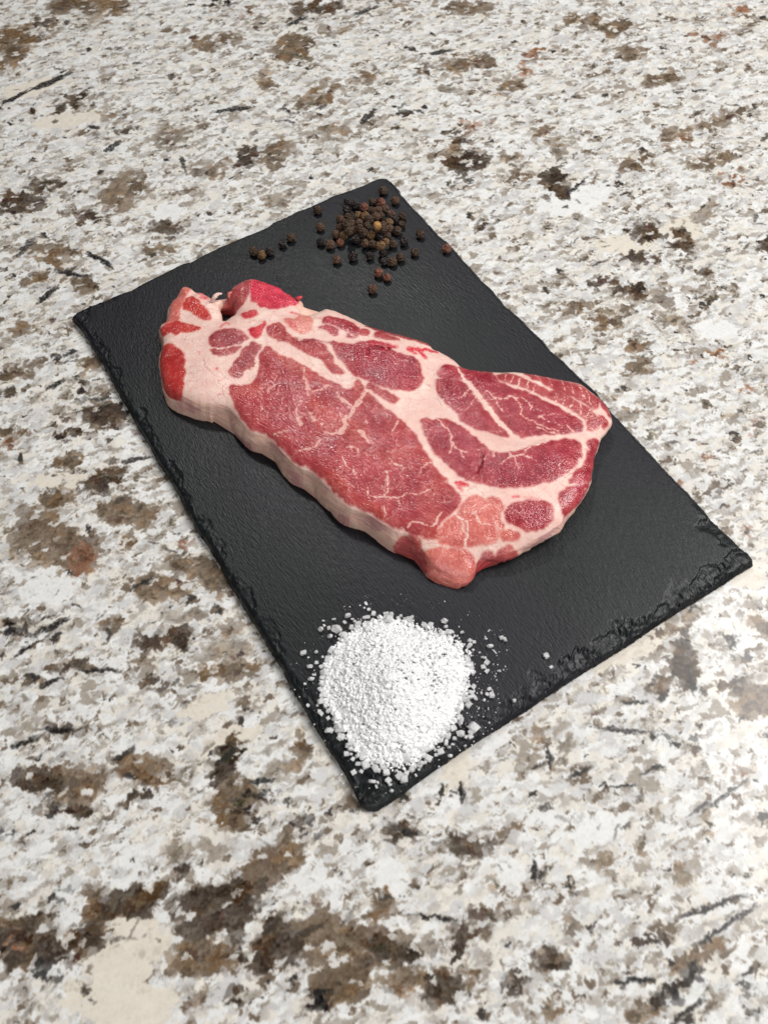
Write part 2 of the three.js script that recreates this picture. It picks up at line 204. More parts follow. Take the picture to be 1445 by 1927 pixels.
      const smoke = sstep(0.02, 0.55, noise(a * 0.13 + 33, b * 0.34 + 8) + 0.35 * f1) * (0.25 + 0.7 * drift2); r = mix(r, 172, smoke); gg = mix(gg, 166, smoke); bb = mix(bb, 159, smoke);
      const wisp = sstep(0.34, 0.62, noise(a * 0.22 + 70, b * 0.95 + w1 * 0.6)) * sstep(-0.1, 0.4, noise(a * 0.05 + 11, b * 0.1 + 4)); r = mix(r, 126, wisp * 0.8); gg = mix(gg, 116, wisp * 0.8); bb = mix(bb, 105, wisp * 0.8);
      const pep = sstep(0.50, 0.66, noise(X * 1.35 + 17, Y * 1.7)) * sstep(0.0, 0.5, noise(a * 0.07 + 60, b * 0.12) + 0.3 * w2); r = mix(r, 112, pep * 0.8); gg = mix(gg, 98, pep * 0.8); bb = mix(bb, 84, pep * 0.8);
    } else { const cl = f1 * 12 + e2 * 9; r += cl; gg += cl; bb += cl; }
    // the mapped patches: their outlines follow whole grains in some places and fray in others
    const mx = bx * ct - bz * st, mz = bx * st + bz * ct, own = hash(c[2], 77), s = tB < 0.36 ? look(mx, mz) : look(X, Y);
    let al = src[s + 3] / 255; if (al > 0.05) { al *= hB < 0.08 && src[s] < 205 ? 0.15 : clamp(0.96 + 0.2 * f2 + 0.12 * e1); const v = (src[s] > 205 ? 0.22 : 1) * ((tB - 0.5) * 30 + f1 * 11 + e2 * 10 - sstep(0.25, 0.6, noise(a * 0.3, b * 1.1 + 5)) * 26); r = mix(r, src[s] + v, al); gg = mix(gg, src[s + 1] + v, al); bb = mix(bb, src[s + 2] + v * 0.9, al); }
    const q = look(x + w1 * 0.9 + f1 * 0.5 + e1 * 0.25, z + w2 * 0.9 + f2 * 0.5 + e2 * 0.25), lk = lin[q + 3] / 255 * clamp(0.95 + 0.7 * f1 + 0.4 * e2);
    r = mix(r, lin[q], lk); gg = mix(gg, lin[q + 1], lk); bb = mix(bb, lin[q + 2], lk);
    const gr = e1 * 4 + f2 * 3 + (PERM[(PERM[i & 255] + j) & 255] / 255 - 0.5) * 8; r += gr; gg += gr; bb += gr;
    const o = (j * GN + i) * 4; out[o] = clamp(r, 0, 255); out[o + 1] = clamp(gg, 0, 255); out[o + 2] = clamp(bb, 0, 255); out[o + 3] = 255;
  }
  const soft = new Uint8Array(out.length); // grains meet over a fraction of a millimetre, not along a knife edge
  for (let j = 0; j < GN; j++) for (let i = 0; i < GN; i++) {
    const o = (j * GN + i) * 4, l = i ? -4 : 0, r = i < GN - 1 ? 4 : 0, u = j ? -GN * 4 : 0, d = j < GN - 1 ? GN * 4 : 0;
    for (let c = 0; c < 3; c++) soft[o + c] = (out[o + c] * 12 + (out[o + c + l] + out[o + c + r] + out[o + c + u] + out[o + c + d]) * 2 + out[o + c + l + u] + out[o + c + r + u] + out[o + c + l + d] + out[o + c + r + d]) / 24;
    soft[o + 3] = 255;
  }
  return dataTexture(soft, GN, GN, true, THREE.MirroredRepeatWrapping);
}
{
  const tex = graniteTexture();
  const mat = new THREE.MeshPhysicalMaterial({ map: tex, roughness: 0.27, metalness: 0, specularIntensity: 0.8 });
  const geo = new THREE.BoxGeometry(2.2, 0.03, 1.5, 1, 1, 1), p = geo.attributes.position, uv = geo.attributes.uv, nn = geo.attributes.normal;
  geo.translate(0, -0.015, -0.35);
  for (let i = 0; i < p.count; i++) {
    const x = p.getX(i), y = p.getY(i), z = p.getZ(i), u = Math.abs(nn.getX(i)) > 0.5 ? y : x, w = Math.abs(nn.getZ(i)) > 0.5 ? y : z;
    uv.setXY(i, (u - GX0) / GW, (w - GZ0) / GH);
  }
  const top = new THREE.Mesh(geo, mat); top.name = 'countertop';
  tag(top, 'polished cream and brown granite countertop under the slate board', 'countertop', null, 'structure');
  scene.add(shadows(top));
}

// ------------------------------------------------------------------ grid surfaces cut into parts
function gridParts(x0, z0, nx, nz, step, place, partOf) {
  const pos = new Float32Array(nx * nz * 3), uv = new Float32Array(nx * nz * 2), keep = new Uint8Array(nx * nz), W = (nx - 1) * step, H = (nz - 1) * step;
  for (let j = 0; j < nz; j++) for (let i = 0; i < nx; i++) {
    const k = j * nx + i, x = x0 + i * step, z = z0 + j * step, q = place(x, z);
    uv[k * 2] = i * step / W; uv[k * 2 + 1] = j * step / H;
    if (q) { keep[k] = 1; pos[k * 3] = q[0]; pos[k * 3 + 1] = q[1]; pos[k * 3 + 2] = q[2]; }
  }
  const index = [], cell = [];
  for (let j = 0; j < nz - 1; j++) for (let i = 0; i < nx - 1; i++) {
    const a = j * nx + i, b = a + 1, c = a + nx, d = c + 1;
    if (!(keep[a] && keep[b] && keep[c] && keep[d])) continue;
    const part = partOf ? partOf(x0 + (i + 0.5) * step, z0 + (j + 0.5) * step) : 0;
    index.push(a, c, b, b, c, d); cell.push(part, part);
  }
  const whole = new THREE.BufferGeometry();
  whole.setAttribute('position', new THREE.BufferAttribute(pos, 3)); whole.setAttribute('uv', new THREE.BufferAttribute(uv, 2)); whole.setIndex(index); whole.computeVertexNormals();
  const nor = whole.attributes.normal.array, parts = new Map();
  for (let t = 0; t < cell.length; t++) {
    if (!parts.has(cell[t])) parts.set(cell[t], { map: new Map(), p: [], n: [], u: [], i: [] });
    const P = parts.get(cell[t]);
    for (let e = 0; e < 3; e++) {
      const k = index[t * 3 + e]; let m = P.map.get(k);
      if (m === undefined) { m = P.map.size; P.map.set(k, m); P.p.push(pos[k * 3], pos[k * 3 + 1], pos[k * 3 + 2]); P.n.push(nor[k * 3], nor[k * 3 + 1], nor[k * 3 + 2]); P.u.push(uv[k * 2], uv[k * 2 + 1]); }
      P.i.push(m);
    }
  }
  const out = new Map();
  for (const [id, P] of parts) {
    const g = new THREE.BufferGeometry();
    g.setAttribute('position', new THREE.Float32BufferAttribute(P.p, 3)); g.setAttribute('normal', new THREE.Float32BufferAttribute(P.n, 3)); g.setAttribute('uv', new THREE.Float32BufferAttribute(P.u, 2)); g.setIndex(P.i);
    out.set(id, g);
  }
  return out;
}

// ------------------------------------------------------------------ slate board
const SLATE_Y = 0.0058;
const SLATE_EDGE = [[138, 598], [148, 588], [170, 577], [200, 567], [214, 558], [232, 552], [252, 545], [275, 531], [300, 519], [318, 509], [345, 496], [362, 492], [390, 477], [420, 463], [448, 452], [480, 438], [505, 427], [515, 418], [540, 408], [560, 397], [572, 394], [596, 384], [628, 369], [660, 358], [688, 347], [700, 341], [716, 336], [727, 336], [736, 343], [748, 355], [752, 364], [762, 374], [773, 388], [784, 398], [795, 409], [808, 424], [822, 440], [840, 455], [852, 468], [866, 485], [886, 505], [905, 527], [925, 545], [950, 575], [985, 606], [1005, 627], [1020, 640], [1035, 660], [1060, 680], [1085, 706], [1120, 738], [1150, 775], [1180, 808], [1208, 838], [1235, 868], [1262, 896], [1290, 925], [1315, 951], [1333, 973], [1352, 990], [1378, 1015], [1393, 1032], [1405, 1039], [1414, 1050], [1416, 1058], [1404, 1064], [1380, 1080], [1352, 1098], [1310, 1124], [1270, 1149], [1225, 1178], [1180, 1208], [1140, 1233], [1100, 1258], [1060, 1284], [1020, 1310], [980, 1336], [940, 1362], [905, 1384], [870, 1407], [835, 1430], [800, 1454], [775, 1472], [755, 1488], [735, 1502], [718, 1513], [705, 1519], [692, 1518], [682, 1512], [676, 1500], [668, 1482], [655, 1456], [640, 1432], [622, 1406], [600, 1372], [584, 1345], [566, 1315], [548, 1285], [532, 1252], [512, 1222], [494, 1190], [474, 1160], [455, 1128], [436, 1098], [416, 1060], [398, 1028], [375, 998], [356, 962], [340, 930], [322, 898], [300, 866], [282, 832], [262, 800], [246, 770], [226, 738], [210, 706], [194, 678], [180, 658], [166, 632], [152, 612]];
const sc = [[138, 600], [720, 336], [1416, 1052], [690, 1519]].map(([x, y]) => onPlane(x, y, 0.0046)).reduce((a, p) => [a[0] + p[0] / 4, a[1] + p[1] / 4], [0, 0]);                                    // board's own axes: u along the long side, v across
const SLATE_YAW = 0.524, SU = [Math.sin(SLATE_YAW), Math.cos(SLATE_YAW)], SV = [Math.cos(SLATE_YAW), -Math.sin(SLATE_YAW)];
const toSlate = (x, z) => [(x - sc[0]) * SU[0] + (z - sc[1]) * SU[1], (x - sc[0]) * SV[0] + (z - sc[1]) * SV[1]];
const slatePoly = SLATE_EDGE.map(([x, y]) => toSlate(...onPlane(x, y, SLATE_Y - 0.0012)));
const slateMat = (() => {
  const w = 2048, h = 1366, col = new Uint8Array(w * h * 4), bump = new Uint8Array(w * h * 4), rough = new Uint8Array(w * h * 4);
  // pale smears of wiped salt water and a few scratches
  const [, g] = canvas(w, h);
  const at = (px, py) => { const [u, v] = toSlate(...onPlane(px, py, SLATE_Y)); return [(u + 0.16) / 0.32 * w, (v + 0.107) / 0.214 * h]; };
  g.lineCap = 'round';
  const stroke = (pts, width, a) => { g.strokeStyle = `rgba(255,255,255,${a})`; g.lineWidth = width; g.beginPath(); pts.map((p) => at(...p)).forEach(([x, y], i) => (i ? g.lineTo(x, y) : g.moveTo(x, y))); g.stroke(); };
  stroke([[593, 486], [602, 494]], 26, 0.3); stroke([[604, 504], [624, 514]], 13, 0.32); stroke([[668, 533], [682, 531]], 16, 0.25); stroke([[720, 470], [760, 500]], 5, 0.08);
  stroke([[270, 610], [215, 598]], 5, 0.12); stroke([[225, 638], [258, 645]], 4, 0.14); reseed(52);
  for (let i = 0; i < 26; i++) { const x = rr(200, 1250), y = rr(560, 1300), l = rr(10, 60), t = rr(0.6, 1.3); stroke([[x, y], [x + Math.cos(t) * l, y + Math.sin(t) * l]], rr(1, 2), rr(0.03, 0.1)); }
  const smear = g.getImageData(0, 0, w, h).data;
  for (let j = 0; j < h; j++) for (let i = 0; i < w; i++) {
    const u = (i / w - 0.5) * 320, v = (j / h - 0.5) * 214, o = (j * w + i) * 4;          // millimetres
    const q = noise(u * 0.06, v * 0.09) * 1.6, s1 = noise(u * 0.11 + q * 0.3, v * 0.55 + q), s2 = noise(u * 0.26 + 9 + q * 0.3, v * 1.15 + q), s3 = noise(u * 0.38, v * 2.0 + 20 + q), s4 = noise(u * 1.0, v * 3.8 + q);
    const big = fbm(u * 0.018 + 3, v * 0.022, 3), hgt = 0.5 + 0.06 * s1 + 0.10 * s2 + 0.13 * s3 + 0.09 * s4;
    const dust = Math.max(0, noise(u * 3.1 + 60, v * 3.1) - 0.62) * sstep(-0.4, 0.4, noise(u * 0.2, v * 0.2 + 8)) * 150, sm = smear[o + 3] / 255 * (0.6 + 0.5 * s2 + 0.3 * s3);
    const l = 27 + big * 4 + s1 * 1.5 + s2 * 3 + s3 * 4 + dust + sm * 74, tint = sstep(-0.3, 0.3, noise(u * 0.011 + 20, v * 0.013));
    col[o] = clamp(l - 1 + tint, 0, 255); col[o + 1] = clamp(l + 1.5 - tint * 1.5, 0, 255); col[o + 2] = clamp(l + 3 + tint * 2.5, 0, 255); col[o + 3] = 255;
    bump[o] = bump[o + 1] = bump[o + 2] = clamp(hgt * 255, 0, 255); bump[o + 3] = 255;
    const rg = 0.42 + 0.08 * big + 0.06 * s2 + sm * 0.2; rough[o] = rough[o + 1] = rough[o + 2] = clamp(rg * 255, 0, 255); rough[o + 3] = 255;
  }
  return new THREE.MeshPhysicalMaterial({ map: dataTexture(col, w, h, true), bumpMap: dataTexture(bump, w, h), bumpScale: 0.00032, roughnessMap: dataTexture(rough, w, h), roughness: 1, metalness: 0, specularIntensity: 0.65 });
})();
{
  const step = 0.00055, nx = Math.round(0.32 / step), nz = Math.round(0.214 / step), sk = 0.0062, n = slatePoly.length;
  const flakes = [];
  const place = (a, b) => {
    // quick reject of the far inside keeps this cheap
    const [d0, qx, qz, bi] = nearest(slatePoly, a, b);
    if (d0 > sk) return null;
    const along = bi / n, m = a * 1000, k = b * 1000;
    if (d0 > 0) { // the broken side face, layered
      const s = d0 / sk, inv = 1 / Math.max(d0, 1e-6), nxv = (a - qx) * inv, nzv = (b - qz) * inv;
      const lay = noise(qx * 150, qz * 150 + s * 7) * 0.0006 + noise(qx * 700, s * 9 + qz * 700) * 0.0003, out = (0.0009 * Math.sin(s * 3.1) + lay) * Math.min(1, s * 4);
      const top = topOf(qx, qz, 0, along);
      return [qx + nxv * out, mix(top, 0.0002, Math.pow(s, 0.9)), qz + nzv * out];
    }
    return [a, topOf(a, b, -d0, along), b];
  };
  function topOf(a, b, d, along) {
    const m = a * 1000, k = b * 1000, f = noise(m * 0.12, k * 0.12), f2 = noise(m * 0.4 + 9, k * 0.4), f3 = noise(m * 1.1, k * 1.1 + 5);
    let y = SLATE_Y + 0.00012 * noise(m * 0.03, k * 0.03);
    // how far flakes have broken back: broad along the front edge (a > 0.14), modest on the left, narrow elsewhere
    const front = sstep(0.105, 0.14, a), left = sstep(-0.06, -0.092, b), w = 0.0016 + 0.0080 * front * (0.55 + 0.75 * f) + 0.0022 * left * (0.3 + 0.9 * f);
    if (d < w * 2) { // flat flakes, each broken off at its own level
      const lv = (sc1, ox) => { const c = cells(m * sc1 + f * 0.5 + f2 * 0.25 + ox, k * sc1 * 0.8 + f2 * 0.3), id = PERM[(c[2] + 31) & 255] / 255, ca = (c[3] - m * sc1 - f * 0.5 - f2 * 0.25 - ox) / sc1 / 1000, cb = (c[4] - k * sc1 * 0.8 - f2 * 0.3) / (sc1 * 0.8) / 1000;
        const dc = d - ca * front + cb * left * (1 - front), t = clamp(1 - dc / w); return t > 0 ? (0.25 + 0.75 * id) * Math.pow(t, 0.7) - ca * 18 * t * (id - 0.3) : 0; };
      y -= (0.0009 + 0.0013 * front) * (0.7 * lv(0.11, 3) + 0.5 * lv(0.24, 40)) + 0.0006 * sstep(0.0016, 0, d + f2 * 0.0006);
    }
    for (const [ca, cb, ra, rb, dp] of flakes) { const t = ((a - ca) / ra) ** 2 + ((b - cb) / rb) ** 2 + 0.28 * f2 + 0.08 * f3; if (t < 1) y -= dp * sstep(1, 0.9, t) * (0.55 + 0.45 * clamp((a - ca) / ra + 0.5)); }
    return Math.max(y, 0.0012);
  }
  const g = gridParts(-0.16, -0.107, nx + 1, nz + 1, step, place).get(0);
  // turn into the world: x = u*SU + v*SV
  g.applyMatrix4(new THREE.Matrix4().set(SU[0], 0, SV[0], 0, 0, 1, 0, 0, SU[1], 0, SV[1], 0, 0, 0, 0, 1));
  { const ix = g.index.array; for (let t = 0; t < ix.length; t += 3) { const s = ix[t + 1]; ix[t + 1] = ix[t + 2]; ix[t + 2] = s; } g.computeVertexNormals(); }
  const board = new THREE.Mesh(g, slateMat); board.name = 'slate_board'; board.position.set(sc[0], 0, sc[1]);
  tag(board, 'rectangular dark grey slate serving board with rough broken edges on the granite', 'serving board');
  scene.add(shadows(board));
}

// ------------------------------------------------------------------ pork steak
const STEAK_T = 0.0148;
const humps = [[345, 575, -0.0050, 0.020], [500, 545, -0.0015, 0.014], [858, 1072, -0.0075, 0.016], [960, 1040, -0.0030, 0.014], [1130, 790, -0.0035, 0.026], [310, 690, -0.0035, 0.014], [680, 700, 0.0012, 0.03], [640, 850, 0.0010, 0.03], [1000, 870, 0.0008, 0.03], [790, 750, -0.0009, 0.016]].map(([x, y, d, r]) => [...onPlane(x, y, SLATE_Y + 0.014), d * 0.8, r]);
function steakTop(x, z) { let y = SLATE_Y + STEAK_T; for (const [cx, cz, d, r] of humps) y += d * Math.exp(-((x - cx) ** 2 + (z - cz) ** 2) / (r * r)); return y; }
function onSteak(px, py) { let y = SLATE_Y + STEAK_T, p; for (let i = 0; i < 5; i++) { p = onPlane(px, py, y); y = steakTop(...p); } return p; }
const Z = (ox, oy, s, list) => list.map(([x, y]) => [ox + x / s, oy + y / s]);
const zA = (l) => Z(280, 500, 2.89, l), zB = (l) => Z(740, 640, 3.284, l), zC = (l) => Z(440, 780, 2.58, l), zE = (l) => Z(300, 520, 4.516, l), zF = (l) => Z(560, 560, 4.516, l);
const STEAK_EDGE = [[300, 607], [311, 597], [316, 588], [319, 573], [322, 561], [334, 549], [337, 540], [344, 533], [355, 535], [366, 543], [375, 543], [389, 551], [396, 557], [404, 559], [412, 556], [414, 560], [408, 570], [411, 582], [413, 594], [423, 597], [433, 590], [442, 584], [443, 566], [441, 553], [431, 545], [437, 532], [455, 522], [470, 517], [491, 522], [507, 528], [523, 534], [535, 544], [545, 549], [556, 557], [565, 560], [556, 569], [562, 578], [568, 586], [582, 585], [598, 580], [612, 574], [629, 577], [645, 583], [661, 590], [678, 599], [695, 607], [720, 615], [744, 621], [780, 631], [806, 641], [812, 649], [826, 654], [848, 666], [860, 675], [871, 684], [898, 690], [935, 693], [977, 693], [1014, 699], [1057, 707], [1093, 715], [1114, 731], [1136, 750], [1149, 771], [1152, 788], [1142, 804], [1130, 817], [1127, 828], [1119, 848], [1117, 871], [1111, 896], [1099, 923], [1084, 945], [1063, 963], [1059, 976], [1044, 987], [1026, 999], [1000, 1012], [984, 1020], [972, 1028], [952, 1036], [930, 1040], [905, 1044], [897, 1052], [893, 1066], [884, 1077], [866, 1079], [845, 1072], [830, 1066], [817, 1056], [806, 1040], [796, 1027], [769, 1002], [746, 994], [719, 979], [688, 960], [653, 947], [618, 913], [587, 883], [560, 872], [537, 852], [506, 820], [474, 808], [456, 791], [440, 771], [424, 757], [404, 752], [388, 751], [368, 747], [352, 741], [338, 736], [322, 728], [309, 715], [304, 690], [303, 660], [306, 632]];
const steakPoly = catmull(STEAK_EDGE.map(([x, y]) => onSteak(x, y)), 5).map(([x, z]) => [x + 0.00022 * noise(x * 380, z * 380), z + 0.00022 * noise(x * 380 + 50, z * 380)]);
// muscles: outline in the photograph, colour, kind; those that reach the rim run on over it
const LEAN = [168, 67, 73], DARK = [156, 50, 63], PALE = [208, 112, 104], RED = [188, 58, 56], PURP = [152, 64, 70];
const MUSCLES = [
  ['main', LEAN, [[504, 652], [522, 666], [557, 681], [591, 701], [626, 719], [652, 731], [661, 729], [671, 716], [680, 720], [691, 737], [706, 752], [724, 768], [745, 785], [762, 799], [783, 823], [800, 853], [825, 888], [845, 911], [861, 927], [867, 938], [858, 958], [831, 982], [823, 991], [822, 1014], [804, 1013], [769, 998], [746, 990], [719, 975], [688, 955], [653, 942], [618, 908], [588, 879], [561, 869], [539, 849], [508, 817], [476, 805], [458, 788], [445, 766], [434, 741], [433, 722], [450, 726], [472, 720], [484, 709], [488, 690], [490, 668]]],
  ['m', PURP, zE([[590, 830], [640, 740], [700, 640], [745, 590], [750, 650], [735, 750], [720, 820], [660, 862]])],
  ['m', PURP, zE([[755, 640], [780, 562], [860, 588], [845, 650], [812, 700], [822, 768], [765, 800], [742, 780]])],
  ['m', DARK, [[624, 645], [635, 671], [649, 684], [660, 700], [680, 713], [702, 722], [728, 731], [750, 735], [773, 736], [788, 728], [795, 715], [792, 695], [786, 680], [777, 673], [759, 668], [742, 662], [733, 657], [746, 653], [722, 645], [699, 641], [680, 643], [662, 648], [643, 645]]],
  ['m', LEAN, zA([[650, 330], [700, 310], [740, 330], [760, 370], [820, 410], [890, 400], [960, 440], [1000, 500], [1020, 550], [1060, 570], [1050, 590], [980, 570], [940, 510], [880, 490], [820, 460], [760, 420], [690, 400], [650, 370]])],
  ['m', LEAN, zF([[590, 730], [650, 745], [750, 800], [850, 850], [860, 870], [820, 908], [740, 868], [650, 808], [600, 770]])],
  ['m', DARK, zF([[215, 190], [260, 155], [340, 160], [430, 190], [510, 230], [530, 270], [510, 330], [460, 345], [420, 320], [430, 290], [380, 268], [330, 245], [270, 218], [220, 213]])],
  ['m', DARK, zF([[190, 250], [240, 232], [310, 250], [350, 290], [320, 320], [270, 300], [230, 270]])],
  ['m', LEAN, zF([[530, 310], [545, 265], [590, 262], [612, 290], [590, 325], [550, 330]])],
  ['m', LEAN, zF([[640, 300], [680, 285], [760, 305], [830, 335], [870, 355], [800, 358], [720, 345], [660, 330]])],
  ['m', PURP, zF([[570, 215], [640, 205], [760, 255], [860, 275], [900, 270], [1000, 290], [1120, 350], [1100, 392], [1000, 350], [920, 340], [820, 310], [700, 280], [640, 250]])],
  ['m', DARK, zB([[275, 200], [320, 150], [380, 150], [400, 190], [430, 236], [350, 232], [280, 222]])],
  ['m', DARK, zB([[270, 240], [400, 247], [450, 275], [490, 335], [540, 405], [595, 465], [652, 522], [705, 580], [722, 602], [690, 600], [620, 578], [540, 556], [460, 528], [420, 498], [390, 450], [330, 390], [280, 330]])],
  ['m', DARK, zB([[405, 140], [520, 150], [600, 170], [640, 240], [720, 290], [820, 320], [920, 370], [1020, 420], [1120, 480], [1160, 510], [1165, 562], [1080, 578], [1000, 585], [900, 590], [810, 603], [745, 578], [690, 520], [630, 450], [560, 378], [510, 310], [470, 260], [435, 200]])],
  ['m', LEAN, zB([[640, 215], [700, 190], [760, 210], [840, 250], [930, 290], [950, 320], [930, 348], [840, 308], [760, 278], [680, 255]])],
  ['m', LEAN, zB([[940, 335], [980, 312], [1060, 342], [1130, 380], [1200, 420], [1250, 470], [1275, 510], [1265, 540], [1200, 555], [1188, 500], [1125, 450], [1045, 400], [970, 368]])],
  ['m', LEAN, zB([[790, 165], [900, 180], [1040, 205], [1150, 240], [1230, 295], [1265, 380], [1235, 430], [1170, 380], [1100, 350], [1000, 310], [940, 270], [860, 228]])],
  ['m', DARK, zB([[1255, 315], [1325, 360], [1380, 430], [1340, 460], [1292, 402], [1268, 360]])],
  ['m', LEAN, zB([[1265, 470], [1318, 480], [1332, 510], [1300, 530], [1275, 502]])],
  ['m', DARK, zB([[165, 500], [210, 483], [250, 500], [280, 485], [350, 500], [420, 540], [480, 580], [540, 630], [600, 682], [700, 697], [820, 672], [930, 642], [1040, 617], [1130, 620], [1160, 650], [1155, 710], [1120, 770], [1070, 820], [1000, 860], [900, 890], [800, 910], [680, 912], [580, 895], [500, 880], [430, 850], [370, 800], [300, 740], [240, 680], [200, 600], [180, 540]])],
  ['m', DARK, zB([[1200, 622], [1260, 600], [1300, 620], [1270, 690], [1212, 662]])],
  ['m', DARK, zB([[1200, 680], [1275, 690], [1275, 780], [1255, 850], [1190, 862], [1120, 880], [1085, 870], [1130, 810], [1190, 740]])],
  ['m', DARK, zB([[1020, 950], [1080, 910], [1180, 875], [1245, 870], [1215, 945], [1150, 1020], [1075, 1070], [1035, 1020]])],
  ['m', DARK, zB([[690, 1070], [710, 1030], [770, 1000], [860, 990], [940, 995], [985, 1020], [992, 1070], [960, 1120], [900, 1160], [820, 1170], [740, 1140], [700, 1110]])],
  ['m', PALE, zC([[990, 610], [1000, 560], [1040, 510], [1080, 500], [1100, 540], [1118, 600], [1122, 640], [1060, 640], [1000, 625]])],
  ['m', PALE, zC([[1085, 482], [1112, 430], [1160, 395], [1200, 400], [1240, 450], [1260, 520], [1280, 580], [1270, 620], [1200, 625], [1140, 640], [1128, 580], [1112, 530]])],
  ['m', PALE, zC([[1228, 412], [1280, 410], [1310, 450], [1290, 500], [1310, 540], [1290, 550], [1260, 490]])],
  ['m', PALE, zC([[1290, 560], [1370, 570], [1382, 596], [1330, 610], [1300, 600]])],
  ['m', PALE, zC([[915, 672], [960, 645], [1050, 650], [1140, 660], [1165, 700], [1200, 790], [1180, 960], [1060, 990], [880, 900], [860, 790]])],
  ['m', [176, 74, 74], [[938, 1036], [968, 1028], [1000, 1075], [975, 1120], [938, 1110]]],
  ['m', [170, 70, 72], [[908, 1044], [932, 1040], [930, 1115], [903, 1120]]],
  ['m', [178, 82, 82], [[764, 1003], [794, 1028], [764, 1086], [716, 1052]]],
  ['m', PURP, zE([[420, 550], [440, 500], [500, 460], [580, 445], [680, 455], [730, 490], [758, 530], [720, 560], [650, 580], [600, 600], [520, 608], [450, 600]])],
  ['m', PURP, zE([[435, 622], [520, 624], [600, 613], [650, 600], [690, 602], [650, 650], [560, 675], [490, 675], [450, 650]])],
  ['m', RED, zE([[-40, 570], [80, 562], [150, 600], [198, 650], [215, 720], [215, 800], [205, 900], [165, 985], [90, 1040], [-40, 960], [-60, 780]])],
  ['m', RED, zE([[230, 190], [280, 170], [330, 210], [400, 280], [440, 350], [400, 375], [320, 340], [250, 290], [200, 260]])],
  ['m', RED, zE([[60, 400], [150, 380], [260, 410], [350, 437], [300, 465], [200, 470], [130, 490], [100, 460]])],
  ['m', PALE, zE([[190, 30], [255, 60], [232, 150], [185, 260], [150, 370], [40, 385], [20, 380], [60, 320], [80, 200]])],
  ['m', RED, zE([[-30, 420], [60, 395], [102, 420], [90, 470], [-10, 470]])],
  ['bone', [214, 58, 82], zE([[780, -20], [900, 10], [1020, 40], [1090, 105], [1150, 160], [1180, 190], [1130, 232], [1040, 268], [950, 275], [870, 258], [810, 220], [780, 180]])],
  ['m', [176, 78, 84], zE([[560, 80], [680, -10], [755, -20], [758, 150], [702, 232], [648, 275], [590, 330], [550, 300], [565, 180]])],
  ['bone', [208, 56, 70], zE([[700, 305], [830, 302], [800, 350], [722, 352]])],
  ['bone', [198, 40, 58], zE([[762, 450], [850, 420], [900, 380], [892, 430], [840, 518], [802, 510]])],
  ['gristle', [228, 150, 138], zE([[1060, 360], [1165, 350], [1200, 300], [1288, 340], [1302, 420], [1262, 482], [1180, 482], [1100, 425]])],
].map(([kind, col, px]) => { const poly = catmull(px.map(([x, y]) => onSteak(x, y)), 4); return { kind, col, poly, box: bounds(poly) }; });
const sb = bounds(steakPoly), SX0 = sb[0] - 0.026, SZ0 = sb[1] - 0.026, SSTEP = 0.0005, SNX = Math.ceil((sb[2] - sb[0] + 0.052) / SSTEP), SNZ = Math.ceil((sb[3] - sb[1] + 0.052) / SSTEP), SW = SNX * SSTEP, SH = SNZ * SSTEP;
const TW = 2048, TH = Math.round(2048 * SH / SW), TS = TW / SW;
const toTex = ([x, z]) => [(x - SX0) * TS, (z - SZ0) * TS];
function blurred(src, w, h, r) { // box blur, twice
  let a = Float32Array.from(src), b = new Float32Array(w * h);
  for (let pass = 0; pass < 2; pass++) {
    for (let j = 0; j < h; j++) { let s = 0; for (let i = -r; i <= r; i++) s += a[j * w + clamp(i, 0, w - 1)]; for (let i = 0; i < w; i++) { b[j * w + i] = s / (2 * r + 1); s += a[j * w + Math.min(w - 1, i + r + 1)] - a[j * w + Math.max(0, i - r)]; } }
    for (let i = 0; i < w; i++) { let s = 0; for (let j = -r; j <= r; j++) s += b[clamp(j, 0, h - 1) * w + i]; for (let j = 0; j < h; j++) { a[j * w + i] = s / (2 * r + 1); s += b[Math.min(h - 1, j + r + 1) * w + i] - b[Math.max(0, j - r) * w + i]; } }
  }
  return a;
}
let reliefAt = null;
